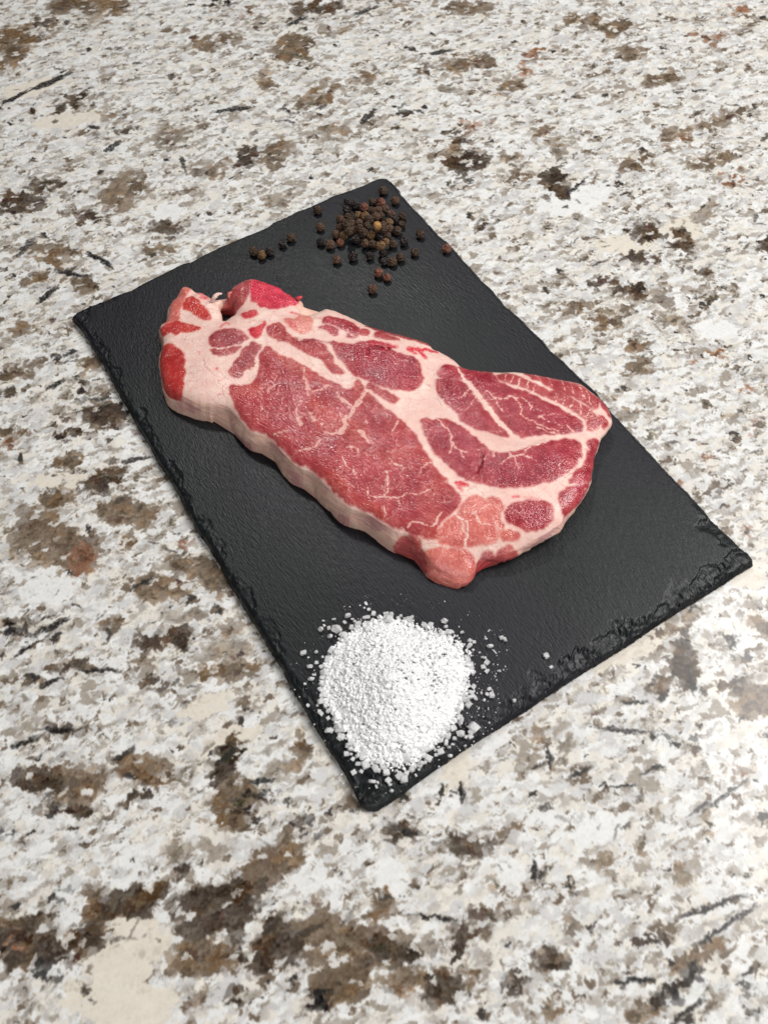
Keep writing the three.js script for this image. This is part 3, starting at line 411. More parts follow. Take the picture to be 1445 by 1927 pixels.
const steakMat = (() => {
  reseed(77);
  const w = TW, h = TH, mm = TS / 1000;                               // texels per millimetre
  const paint = (draw) => { const [, g] = canvas(w, h); g.lineCap = 'round'; g.lineJoin = 'round'; draw(g); return g.getImageData(0, 0, w, h).data; };
  const lean = paint((g) => { g.lineWidth = 0.45 * mm; for (const m of MUSCLES) { g.fillStyle = g.strokeStyle = rgba(m.col); fillPoly(g, m.poly.map(toTex)); g.stroke(); } });
  const leanC = paint((g) => { g.lineWidth = 5 * mm; for (const m of MUSCLES) { g.strokeStyle = rgba(m.col); g.beginPath(); m.poly.map(toTex).forEach(([x, y], i) => (i ? g.lineTo(x, y) : g.moveTo(x, y))); g.closePath(); g.stroke(); } for (const m of MUSCLES) { g.fillStyle = rgba(m.col); fillPoly(g, m.poly.map(toTex)); } });
  const line = (g, pts, width, style) => { g.strokeStyle = style; g.lineWidth = width * mm; g.beginPath(); catmull(pts.map(([x, y]) => toTex(onSteak(x, y))), 5, false).forEach(([x, y], i) => (i ? g.lineTo(x, y) : g.moveTo(x, y))); g.stroke(); };
  // seams of fat inside the muscles that can be followed in the photograph (red channel) ...
  const zG = (l) => Z(480, 720, 6.568, l), zH = (l) => Z(860, 740, 6.02, l);
  const veins = paint((g) => {
    const F = (pts, wd, a = 1) => line(g, pts, wd, `rgba(255,0,0,${a})`);
    F(zG([[1380, 110], [1320, 170], [1290, 240], [1220, 320], [1190, 400], [1110, 440], [1110, 540], [1040, 620]]), 2.3); F(zG([[1050, 610], [960, 640], [870, 625]]), 1.0); F(zG([[1040, 620], [1080, 690], [1110, 740]]), 0.6);
    F(zG([[1000, 120], [1060, 190], [1130, 240], [1210, 310]]), 1.1); F(zG([[620, 0], [640, 90], [655, 170]]), 0.9); F(zG([[555, 190], [560, 250], [520, 330], [520, 410]]), 0.9); F(zG([[530, 450], [560, 520]]), 2.2); F(zG([[700, 430], [740, 470]]), 1.6); F(zG([[640, 350], [690, 400]]), 0.5);
    F(zG([[180, 70], [150, 130]]), 1.4, 0.7); F(zG([[240, 40], [180, 100]]), 1.0, 0.6); F(zG([[720, 100], [830, 80], [880, 40], [940, 30]]), 0.9); F(zG([[560, 830], [640, 830], [740, 790], [810, 720]]), 1.2); F(zG([[1290, 600], [1330, 660], [1420, 740]]), 1.3); F(zG([[1370, 480], [1390, 500]]), 1.2);
    F(zG([[1080, 900], [1090, 960], [1130, 1000]]), 0.7); F(zG([[1120, 820], [1200, 800], [1270, 870]]), 0.6); F(zG([[240, 640], [330, 610], [420, 600]]), 1.6, 0.55); F(zG([[280, 660], [400, 660]]), 1.2, 0.5); F(zG([[70, 290], [80, 350]]), 0.7); F(zG([[150, 350], [160, 420]]), 0.6);
    F(zC([[540, 90], [480, 95], [445, 95]]), 0.9); F(zC([[740, 280], [750, 340], [735, 400]]), 0.8); F(zC([[650, 405], [730, 400], [800, 405], [840, 380]]), 0.8); F(zC([[800, 405], [805, 440]]), 0.7); F(zC([[620, 80], [650, 130]]), 1.1); F(zC([[800, 40], [770, 80]]), 1.0); F(zC([[905, 290], [920, 250], [960, 240]]), 0.8); F(zC([[960, 345], [930, 380], [860, 385]]), 0.7); F(zC([[560, 160], [600, 170], [605, 200]]), 0.7); F(zC([[580, 280], [600, 310]]), 1.0, 0.7); F(zC([[1010, 480], [960, 540], [880, 520], [850, 540]]), 0.8); F(zC([[800, 540], [830, 560], [850, 600]]), 0.7); F(zC([[735, 430], [730, 500]]), 0.6); F(zC([[770, 240], [810, 250]]), 0.9);
    F(zC([[660, 400], [650, 370], [640, 330]]), 0.5); F(zC([[520, 230], [560, 260], [600, 290]]), 0.5); F(zC([[1080, 500], [1125, 520], [1130, 590], [1120, 640]]), 1.2); F(zC([[1160, 470], [1190, 520], [1240, 540]]), 0.8); F(zC([[1110, 470], [1160, 480], [1210, 460]]), 0.6);
    // fine nets of the shoulder muscles
    F(zH([[440, 60], [520, 70], [600, 40], [640, 50], [730, 60], [830, 140], [820, 180]]), 0.8); F(zH([[640, 50], [690, 110], [730, 180], [720, 250]]), 0.8); F(zH([[310, 100], [400, 70], [420, 70], [380, 0]]), 0.7); F(zH([[420, 70], [480, 160], [520, 210]]), 0.7); F(zH([[730, 250], [830, 310], [940, 370], [1050, 410], [1150, 440]]), 0.7); F(zH([[930, 260], [1040, 330], [1110, 340]]), 0.7); F(zH([[890, 390], [1000, 430], [1100, 460]]), 0.6); F(zH([[900, 290], [950, 270], [1090, 240]]), 0.6); F(zH([[560, 250], [620, 260]]), 0.5); F(zH([[1250, 380], [1330, 450]]), 0.7); F(zH([[1130, 360], [1180, 400]]), 0.5); F(zH([[860, 200], [930, 180]]), 0.5);
    F(zH([[40, 190], [90, 190], [130, 150], [190, 70], [210, 40]]), 0.6); F(zH([[120, 0], [130, 40]]), 0.6);
    F(zH([[600, 715], [540, 770], [470, 810]]), 0.8); F(zH([[580, 680], [610, 715], [690, 720], [760, 700], [780, 650], [830, 620]]), 0.9); F(zH([[655, 720], [680, 840], [700, 860]]), 0.8); F(zH([[760, 700], [800, 730], [850, 740]]), 0.6); F(zH([[420, 660], [420, 720]]), 0.7); F(zH([[350, 690], [310, 750], [260, 800]]), 0.8, 0.8); F(zH([[0, 625], [50, 670], [100, 660]]), 0.6); F(zH([[50, 670], [60, 740]]), 0.5); F(zH([[200, 680], [230, 700]]), 0.6); F(zH([[1180, 760], [1150, 830], [1160, 860], [1250, 880]]), 0.6); F(zH([[200, 940], [180, 1000]]), 0.8); F(zH([[900, 590], [930, 570]]), 0.8); F(zH([[1000, 570], [960, 560]]), 0.7);
    F(zB([[360, 630], [365, 670], [340, 700]]), 0.6); F(zB([[270, 490], [330, 560], [360, 600], [370, 650], [420, 690]]), 0.8); F(zB([[200, 560], [260, 570], [240, 620]]), 0.5); F(zB([[420, 685], [480, 700]]), 0.6);
    F(zB([[440, 320], [420, 360], [480, 290]]), 0.6); F(zB([[540, 380], [600, 370], [660, 360]]), 0.6); F(zB([[580, 320], [620, 360], [640, 400]]), 0.7);
    F(zB([[400, 170], [440, 240], [500, 310]]), 1.1); F(zB([[470, 260], [520, 330], [580, 410], [650, 500], [720, 575]]), 1.9); F(zB([[700, 200], [690, 250]]), 0.6); F(zB([[740, 210], [720, 265]]), 0.6); F(zB([[790, 230], [770, 285]]), 0.7); F(zB([[840, 250], [820, 300]]), 0.6); F(zB([[880, 270], [860, 320]]), 0.6);
    F(zB([[880, 190], [910, 250]]), 0.5); F(zB([[960, 210], [980, 290]]), 0.5); F(zB([[1040, 225], [1060, 320]]), 0.6); F(zB([[1100, 240], [1110, 340]]), 0.5); F(zB([[1150, 270], [1180, 370]]), 0.6); F(zB([[1200, 300], [1220, 400]]), 0.6); F(zB([[1010, 330], [1000, 380]]), 0.6); F(zB([[1060, 345], [1050, 400]]), 0.7); F(zB([[1110, 370], [1090, 430]]), 0.7); F(zB([[1160, 400], [1150, 460]]), 0.7); F(zB([[1210, 430], [1190, 500]]), 0.7);
    F(zF([[50, 600], [70, 720], [110, 790]]), 1.0); F(zF([[130, 800], [220, 770], [270, 740]]), 0.9); F(zF([[330, 800], [380, 880], [470, 930]]), 0.8); F(zF([[570, 790], [520, 880], [470, 960]]), 2.0); F(zF([[410, 450], [440, 490]]), 0.5); F(zF([[650, 505], [680, 545]]), 0.6); F(zF([[390, 520], [500, 550], [580, 520]]), 0.4, 0.6); F(zF([[920, 520], [935, 560]]), 0.5); F(zF([[160, 380], [215, 440]]), 0.6); F(zF([[430, 250], [440, 310], [500, 330]]), 0.8); F(zF([[385, 250], [390, 280]]), 0.6); F(zF([[530, 330], [620, 330]]), 0.8);
    F(zE([[490, 880], [600, 880], [640, 860]]), 0.5, 0.0001); F(zE([[820, 700], [830, 790]]), 1.8); F(zE([[740, 820], [800, 790]]), 2.6); F(zE([[450, 612], [540, 615], [600, 606]]), 0.6); F(zE([[10, 680], [60, 660], [190, 660]]), 0.5, 0.7); F(zE([[700, 40], [690, 200]]), 0.7, 0.6); F(zE([[650, 180], [740, 60]]), 0.5, 0.6);
  });
  // ... blood (red), clotted dark cuts (green) and thin folds in the fat (blue)
  const marks = paint((g) => {
    const B = (pts, wd, a) => line(g, pts, wd, `rgba(255,0,0,${a})`), C = (pts, wd, a) => line(g, pts, wd, `rgba(0,255,0,${a})`), D = (pts, wd, a = 0.8) => line(g, pts, wd, `rgba(0,0,255,${a})`);
    C(zF([[600, 428], [640, 422], [720, 428], [780, 436]]), 1.0, 0.9); C(zF([[605, 430], [602, 480]]), 0.7, 0.6); C(zH([[285, 690], [275, 770], [230, 890]]), 0.8, 0.9); C(zH([[160, 940], [165, 1000]]), 0.5, 0.5); C(zF([[0, 370], [120, 360], [270, 380]]), 0.9, 0.6); C(zA([[790, 390], [850, 415], [890, 400]]), 0.9, 0.7);
    B(zF([[950, 440], [1040, 440], [1110, 430], [1180, 445]]), 2.6, 0.9); B(zF([[1020, 420], [1060, 480], [1090, 500]]), 1.8, 0.8); B(zF([[980, 470], [1010, 480]]), 1.2, 0.7); B(zF([[630, 385], [760, 400], [840, 420]]), 2.6, 0.45); B(zF([[700, 440], [750, 425]]), 0.9, 0.9);
    B(zB([[400, 885], [450, 890]]), 2.0, 0.85); B(zB([[420, 930], [400, 900]]), 1.4, 0.5); B(zB([[740, 967], [770, 966]]), 1.2, 0.7); B(zB([[800, 970], [900, 975]]), 0.7, 0.35);
    B(zE([[520, 430], [560, 380], [590, 400]]), 1.4, 0.5); B(zE([[1120, 300], [1180, 310]]), 1.6, 0.5); B(zE([[330, 110], [400, 160], [350, 170]]), 2.4, 0.5); B(zE([[1110, 390], [1150, 430]]), 2.0, 0.35); B(zE([[340, 640], [345, 650]]), 1.6, 0.3); B(zE([[490, 785], [500, 792]]), 0.9, 0.8);
    D(zE([[320, 630], [370, 700], [400, 780], [460, 830], [520, 860]]), 0.4); D(zE([[360, 700], [430, 810]]), 0.35); D(zE([[490, 790], [580, 880]]), 0.35); D(zE([[560, 910], [500, 1010]]), 0.35); D(zE([[590, 930], [540, 1010], [490, 1030]]), 0.3); D(zE([[400, 860], [390, 940]]), 0.25); D(zE([[230, 820], [380, 800]]), 0.2); D(zE([[180, 530], [280, 525], [340, 510]]), 0.4);
    for (let k = 0; k < 6; k++) D(zH([[250, 415 + k * 18], [420, 475 + k * 14], [600, 540 + k * 11], [800, 545 + k * 10], [1000, 515 + k * 7]]), 0.28, 0.6);
    for (let k = 0; k < 4; k++) D(zB([[130 + k * 8, 440 + k * 22], [180 + k * 6, 560 + k * 18], [240 + k * 8, 690 + k * 10]]), 0.25, 0.4);
    D(zH([[1420, 640], [1390, 760], [1280, 900], [1180, 990]]), 0.35); D(zH([[1400, 700], [1330, 830], [1210, 930]]), 0.25); D(zF([[1240, 570], [1190, 620], [1180, 740], [1200, 880], [1230, 930]]), 0.45); D(zF([[1230, 590], [1160, 640], [1150, 800]]), 0.3); D(zF([[1090, 590], [1150, 610], [1220, 560]]), 0.5); D(zF([[1110, 700], [1130, 780], [1100, 850], [1000, 900]]), 0.25, 0.5);
    D(zF([[0, 480], [110, 560], [230, 640], [380, 700], [460, 700]]), 0.35, 0.7); D(zF([[560, 690], [660, 760], [800, 830]]), 0.3, 0.6); D(zF([[640, 860], [720, 930], [800, 990]]), 0.3, 0.5);
    D(zA([[860, 300], [900, 360]]), 0.5, 0.6); D(zA([[690, 270], [800, 270]]), 0.5, 0.6); D(zA([[560, 340], [600, 290]]), 0.6, 0.7);
    for (let i = 0; i < 26; i++) { const x = rr(780, 840), y = rr(700, 790); D([[x, y], [x + rr(-14, 14), y + rr(4, 14)], [x + rr(-18, 18), y + rr(10, 24)]], 0.25, 0.3); }
  });
  const n = w * h, leanA = new Float32Array(n), col = new Uint8Array(n * 4), bump = new Uint8Array(n * 4), rough = new Uint8Array(n * 4);
  const wi = new Int32Array(n);
  for (let j = 0; j < h; j++) for (let i = 0; i < w; i++) {
    const x = i / mm, z = j / mm, a = (noise(x * 0.3, z * 0.3) * 0.8 + noise(x * 1.1, z * 1.1) * 0.45 + noise(x * 2.6, z * 2.6 + 4) * 0.14) * mm, b = (noise(x * 0.3 + 40, z * 0.3) * 0.8 + noise(x * 1.1 + 40, z * 1.1) * 0.45 + noise(x * 2.6 + 40, z * 2.6) * 0.14) * mm;
    const k = clamp(Math.round(j + b), 0, h - 1) * w + clamp(Math.round(i + a), 0, w - 1); wi[j * w + i] = k;
    leanA[j * w + i] = lean[k * 4 + 3] / 255;
  }
  const soft = blurred(leanA, w, h, Math.round(0.42 * mm)), wide = blurred(leanA, w, h, Math.round(3 * mm));
  const veinA = new Float32Array(n); for (let k = 0; k < n; k++) veinA[k] = veins[wi[k] * 4 + 3] / 255;
  const veinS = blurred(veinA, w, h, Math.round(0.22 * mm));
  const veinW = blurred(veinA, w, h, Math.round(0.9 * mm));
  const rimA = new Float32Array(n); { const d = paint((g) => { g.fillStyle = '#fff'; fillPoly(g, steakPoly.map(toTex)); }); for (let k = 0; k < n; k++) rimA[k] = d[k * 4 + 3] / 255; }
  const mainPoly = MUSCLES[0].poly, mb = bounds(mainPoly), inMain = new Uint8Array(n);
  { const d = paint((g) => { g.fillStyle = '#fff'; fillPoly(g, mainPoly.map(toTex)); }); for (let k = 0; k < n; k++) inMain[k] = d[k * 4 + 3] > 127 ? 1 : 0; }
  const ch = (c, r) => { const v = new Float32Array(n); for (let k = 0; k < n; k++) v[k] = marks[wi[k] * 4 + c] / 255 * marks[wi[k] * 4 + 3] / 255; return blurred(v, w, h, Math.max(1, Math.round(r * mm))); };
  const blood = ch(0, 0.35), cuts = ch(1, 0.2), folds = ch(2, 0.1);
  const c1 = Math.cos(0.62), s1 = Math.sin(0.62);
  for (let j = 0; j < h; j++) for (let i = 0; i < w; i++) {
    const k = j * w + i, o = k * 4, q = wi[k] * 4, x = i / mm, z = j / mm, top = rimA[k], main = inMain[k];
    const n0 = noise(x * 0.07, z * 0.07), n1 = noise(x * 0.25 + 8, z * 0.25), n2 = noise(x * 0.8, z * 0.8 + 12), n3 = noise(x * 2.0, z * 2.0), n4 = noise(x * 4.6, z * 4.6);
    const bend = 3.2 * noise(x * 0.035 + 5, z * 0.035) + 0.8 * noise(x * 0.11, z * 0.11 + 9), f = x * c1 + z * s1, c = -x * s1 + z * c1 + bend; // along and across the main muscle's fibres
    const fib = noise(f * 0.30 + n1 * 0.6, c * 1.25 + n0 * 1.5), fib2 = noise(f * 0.7 + 30, c * 2.7), fib3 = noise(f * 1.6 + 7, c * 4.4);
    // fat: waxy, in lobules parted by faint lines
    const lob = cells(x * 0.16 + n1 * 0.5, z * 0.22 + n2 * 0.12), lobe = sstep(0.09, 0.0, lob[1] - lob[0]) * sstep(-0.25, 0.35, n0 + n1 * 0.5);
    let fr = 238 + n1 * 4 + n2 * 3 + n3 * 2 - lobe * 16 + n0 * 4, fg = 201 + n1 * 10 + n0 * 14 + n2 * 6 + n3 * 4 - lobe * 40, fb = 189 + n1 * 10 + n0 * 12 + n2 * 6 + n3 * 4 - lobe * 36;
    if (top < 0.5) { // the outer face: drier, streaked membrane with lean showing through in places
      const st = noise(f * 0.07 + 4, c * 0.45), mv = sstep(0.02, 0.55, noise(x * 0.06 + 3, z * 0.07 + 1) + 0.35 * st + 0.2 * n2);
      fr = 238 + st * 7 + n2 * 3; fg = 196 + st * 11 + n2 * 4 + n1 * 8; fb = 178 + st * 11 + n2 * 4 + n1 * 8;
      fr = mix(fr, 188, mv * 0.7); fg = mix(fg, 132, mv * 0.7); fb = mix(fb, 136, mv * 0.7);
    }
    // lean
    const m = leanA[k], bone = leanC[q + 1] < 62 && leanC[q] > 195, pale = leanC[q + 1] > 100;
    let lr = leanC[q], lg = leanC[q + 1], lb = leanC[q + 2];
    const tone = n0 * 0.10 + n1 * 0.07 + (main ? fib * 0.09 + fib2 * 0.09 + fib3 * 0.05 : n2 * 0.07 + n3 * 0.08) + n4 * 0.05;
    lr *= 1 + tone; lg *= 1 + tone * 1.7; lb *= 1 + tone * 1.5;
    const warm = sstep(0.0, 0.55, noise(x * 0.06 + 44, z * 0.06 + 9)) * (main ? 1 : 0.4); lr += warm * 8; lg += warm * 6; lb -= warm * 2;
    const mott = sstep(0.05, 0.55, noise(x * 0.17 + 90, z * 0.17 + n1 * 0.4)) * 0.3 * (main ? 1 : 0.5); lr = mix(lr, 206, mott); lg = mix(lg, 112, mott); lb = mix(lb, 108, mott);
    const edge = clamp((1 - wide[k]) * 1.6) * 0.65 * clamp(0.7 + n1);     // paler, more orange tissue along the seams
    lr = mix(lr, 204, edge * 0.8); lg = mix(lg, 104, edge * 0.8); lb = mix(lb, 92, edge * 0.8);
    if (bone) { const sp = noise(x * 1.5, z * 1.5 + 70) * 1.1 + 0.8 * n3; lr += sp * 22 + n1 * 10; lg += sp * 34 + n1 * 14; lb += sp * 30 + n1 * 10; }
    // fine marbling
    let marble = 0;
    if (!bone && m > 0) {
      const rA = 1 - Math.abs(noise(x * 0.16 + n1 * 0.7 + 60, z * 0.16 + n2 * 0.25)) * 13, rB = 1 - Math.abs(noise(x * 0.42 + 15 + n1 * 0.6, z * 0.42 + n2 * 0.4)) * 7, rC = 1 - Math.abs(noise(x * 1.0 + 5, z * 1.0 + n3 * 0.3)) * 4;
      const where = sstep(-0.15, 0.45, noise(x * 0.09 + 22, z * 0.09)), fleck = main ? sstep(0.28, 0.62, noise(f * 0.42 + 70, c * 1.3 + n1)) : sstep(0.36, 0.7, noise(x * 1.3 + 9, z * 1.3));
      marble = clamp(Math.max(rA, 0) * where * 0.85 + Math.max(rB, 0) * 0.45 * sstep(-0.2, 0.4, n1) + Math.max(rC, 0) * (main ? 0.07 : 0.09) + fleck * (main ? 0.42 : 0.17) * sstep(-0.35, 0.4, noise(x * 0.055 + 31, z * 0.055 + 2) + n1 * 0.4)) * clamp(0.85 + n2 * 0.7);
    }
    const vein = sstep(0.22, 0.85, veinS[k] * (1.05 + 0.8 * n2 + 0.5 * n3)), halo = clamp(veinW[k] * 1.6) * 0.45; lr = mix(lr, 208, halo); lg = mix(lg, 112, halo); lb = mix(lb, 102, halo);
    const fatness = clamp(1 - soft[k] * 1.02 + Math.max(vein * 0.8, marble * soft[k] * 0.85));
    let r = mix(lr, fr, fatness), g = mix(lg, fg, fatness), b = mix(lb, fb, fatness);
    const bl = clamp(blood[k] * (1 + n2 * 0.8 + n3 * 0.5)), cu = clamp(cuts[k]) * 0.85, fo = clamp(folds[k] * 1.3) * clamp(0.7 + n1) * 0.55;
    r = mix(r, 210, bl); g = mix(g, 44, bl); b = mix(b, 58, bl); r = mix(r, 116, cu); g = mix(g, 22, cu); b = mix(b, 36, cu); r = mix(r, 196, fo); g = mix(g, 140, fo); b = mix(b, 134, fo);
    col[o] = clamp(r, 0, 255); col[o + 1] = clamp(g, 0, 255); col[o + 2] = clamp(b, 0, 255); col[o + 3] = 255;
    // relief: fibres and wet grain on the lean, soft wrinkles on the fat
    const L = clamp(soft[k]), wet = sstep(-0.25, 0.35, noise(x * 0.06 + 12, z * 0.06 + 31) + n1 * 0.3);
    let hgt = 0.5 + L * ((main ? fib * 0.15 + fib2 * 0.10 + fib3 * 0.05 : n2 * 0.09 + n3 * 0.10) + n4 * 0.045 + n1 * 0.04) * (0.65 + 0.5 * wet) + (1 - L) * (n2 * 0.05 + n1 * 0.10 + n3 * 0.03 - lobe * 0.05) + fatness * 0.05;
    if (bone) hgt += n3 * 0.1 + n4 * 0.06;
    if (top < 0.5) hgt += 0.10 * noise(f * 0.07, c * 0.5 + 6) + 0.05 * noise(f * 0.3, c * 1.4);
    hgt -= folds[k] * 0.16 + cuts[k] * 0.3;
    bump[o] = bump[o + 1] = bump[o + 2] = clamp(hgt * 255, 0, 255); bump[o + 3] = 255;
    const rg = mix(0.17 + n1 * 0.04 - wet * 0.06, 0.42 + n1 * 0.06, Math.min(1, fatness * 1.2)) + (top < 0.5 ? 0.05 : 0); rough[o] = rough[o + 1] = rough[o + 2] = clamp(rg * 255, 0, 255); rough[o + 3] = 255;
  }
  // slow relief for the mesh: muscles swell a little between the seams, cuts sink
  const swell = blurred(leanA, w, h, Math.round(1.6 * mm)), cut = new Float32Array(n);
  for (let k = 0; k < n; k++) cut[k] = marks[k * 4 + 1] / 255 * marks[k * 4 + 3] / 255;
  const cutS = blurred(cut, w, h, Math.round(0.5 * mm));
  reliefAt = (x, z) => { const i = clamp(Math.round((x - SX0) * TS), 0, w - 1), j = clamp(Math.round((z - SZ0) * TS), 0, h - 1), k = j * w + i; return swell[k] * 0.0004 - cutS[k] * 0.0014; };
  return new THREE.MeshPhysicalMaterial({ map: dataTexture(col, w, h, true), bumpMap: dataTexture(bump, w, h), bumpScale: 0.0008, roughnessMap: dataTexture(rough, w, h), roughness: 1, metalness: 0, specularIntensity: 0.85 });
})();
{
  const steak = new THREE.Group(); steak.name = 'pork_steak';
  tag(steak, 'raw bone-in pork shoulder steak with pink fat seams lying on the slate board', 'steak');
  const c0 = [(sb[0] + sb[2]) / 2, (sb[1] + sb[3]) / 2]; steak.position.set(c0[0], SLATE_Y, c0[1]);
  const notch = onSteak(427, 568), front = onSteak(600, 900), rightEnd = onSteak(1125, 830);
  const place = (x, z) => {
    const [d, qx, qz] = nearest(steakPoly, x, z), px = qx * 1000, pz = qz * 1000;
    const S = 0.019 - 0.0176 * Math.exp(-((qx - notch[0]) ** 2 + (qz - notch[1]) ** 2) / 0.00016);
    if (d > S + 0.0012) return null;
    const low = 0.0006 * noise(x * 34, z * 34) + 0.00018 * noise(x * 110, z * 110 + 4);
    if (d <= 0) return [x - c0[0], steakTop(x, z) + low + reliefAt(x, z) - 0.0032 * Math.exp(d / 0.0034) - SLATE_Y, z - c0[1]];
    const s = clamp(d / S, 0, 1.05), inv = 1 / Math.max(d, 1e-6), nx = (x - qx) * inv, nz = (z - qz) * inv;
    const fl = clamp(-nx * 0.62 + nz * 0.78), rt = clamp(nx * 0.95 + nz * 0.2), total = 0.0040 * fl * (1 + 0.3 * noise(px * 0.05, pz * 0.05)) - 0.0085 * rt - 0.0015;
    const lump = noise(px * 0.07, pz * 0.07 + s * 1.2) * 0.0010 + noise(px * 0.3, pz * 0.3 + s * 2) * 0.00022;
    const out = total * s * s + 0.0022 * Math.sin(Math.min(1, s) * Math.PI * 0.85) + lump * Math.min(1, s * 3);
    const y0 = steakTop(qx, qz) + 0.0006 * noise(qx * 34, qz * 34) + 0.00018 * noise(qx * 110, qz * 110 + 4) + reliefAt(qx, qz) - 0.0032;
    return [qx + nx * out - c0[0], mix(y0, SLATE_Y - 0.0006, Math.pow(s, 1.12)) - SLATE_Y, qz + nz * out - c0[1]];
  };
  const partOf = (x, z) => { for (let i = MUSCLES.length - 1; i >= 0; i--) { const m = MUSCLES[i]; if (x > m.box[0] && x < m.box[2] && z > m.box[1] && z < m.box[3] && inside(m.poly, x, z)) return i + 1; } return 0; };
  for (const [id, g] of gridParts(SX0, SZ0, SNX + 1, SNZ + 1, SSTEP, place, partOf)) {
    const mesh = new THREE.Mesh(g, steakMat), kind = id ? MUSCLES[id - 1].kind : 'fat';
    mesh.name = { fat: 'fat', bone: 'bone_marrow', gristle: 'gristle' }[kind] ?? 'lean_muscle';
    if (kind === 'fat') mesh.userData.label = 'pale pink fat around and between the muscles';
    if (kind === 'bone') mesh.userData.label = 'bright red cut bone marrow';
    steak.add(mesh);
  }
  // torn shreds of fat and membrane along the sawn end
  const tube = (name, px, lift, r, col, rough = 0.45) => {
    const pts = px.map(([x, y], i) => { const [wx, wz] = onSteak(x, y); return new THREE.Vector3(wx - c0[0], steakTop(wx, wz) - SLATE_Y + lift[i], wz - c0[1]); });
    const g = new THREE.TubeGeometry(new THREE.CatmullRomCurve3(pts), 28, r, 9, false), p = g.attributes.position, per = 10;
    const cs = new THREE.CatmullRomCurve3(pts), cen = new THREE.Vector3();
    for (let i = 0; i < p.count; i++) { const t = Math.floor(i / per) / 28; cs.getPointAt(Math.min(1, t), cen); const k = (0.25 + 0.9 * Math.sin(Math.PI * clamp(t * 0.86 + 0.1))) * (1 + 0.3 * noise(i * 0.31, r * 9e3)); p.setXYZ(i, cen.x + (p.getX(i) - cen.x) * k, cen.y + (p.getY(i) - cen.y) * k * 0.7, cen.z + (p.getZ(i) - cen.z) * k); }
    g.computeVertexNormals();
    const m = new THREE.Mesh(g, new THREE.MeshPhysicalMaterial({ color: new THREE.Color(...col.map((v) => v / 255)).convertSRGBToLinear(), roughness: rough })); m.name = name; steak.add(m);
  };
  const FATC = [236, 202, 190];
  tube('fat_shred', [[396, 566], [404, 562], [411, 557], [419, 555]], [-0.001, 0.0008, 0.0012, 0.001], 0.0011, FATC);
  tube('membrane', [[556, 560], [563, 559], [569, 557]], [-0.001, -0.0005, -0.0005], 0.0010, [204, 60, 70]); tube('membrane', [[436, 547], [431, 550], [430, 556]], [-0.001, -0.001, -0.002], 0.0009, [200, 110, 104]);
  scene.add(shadows(steak));
}

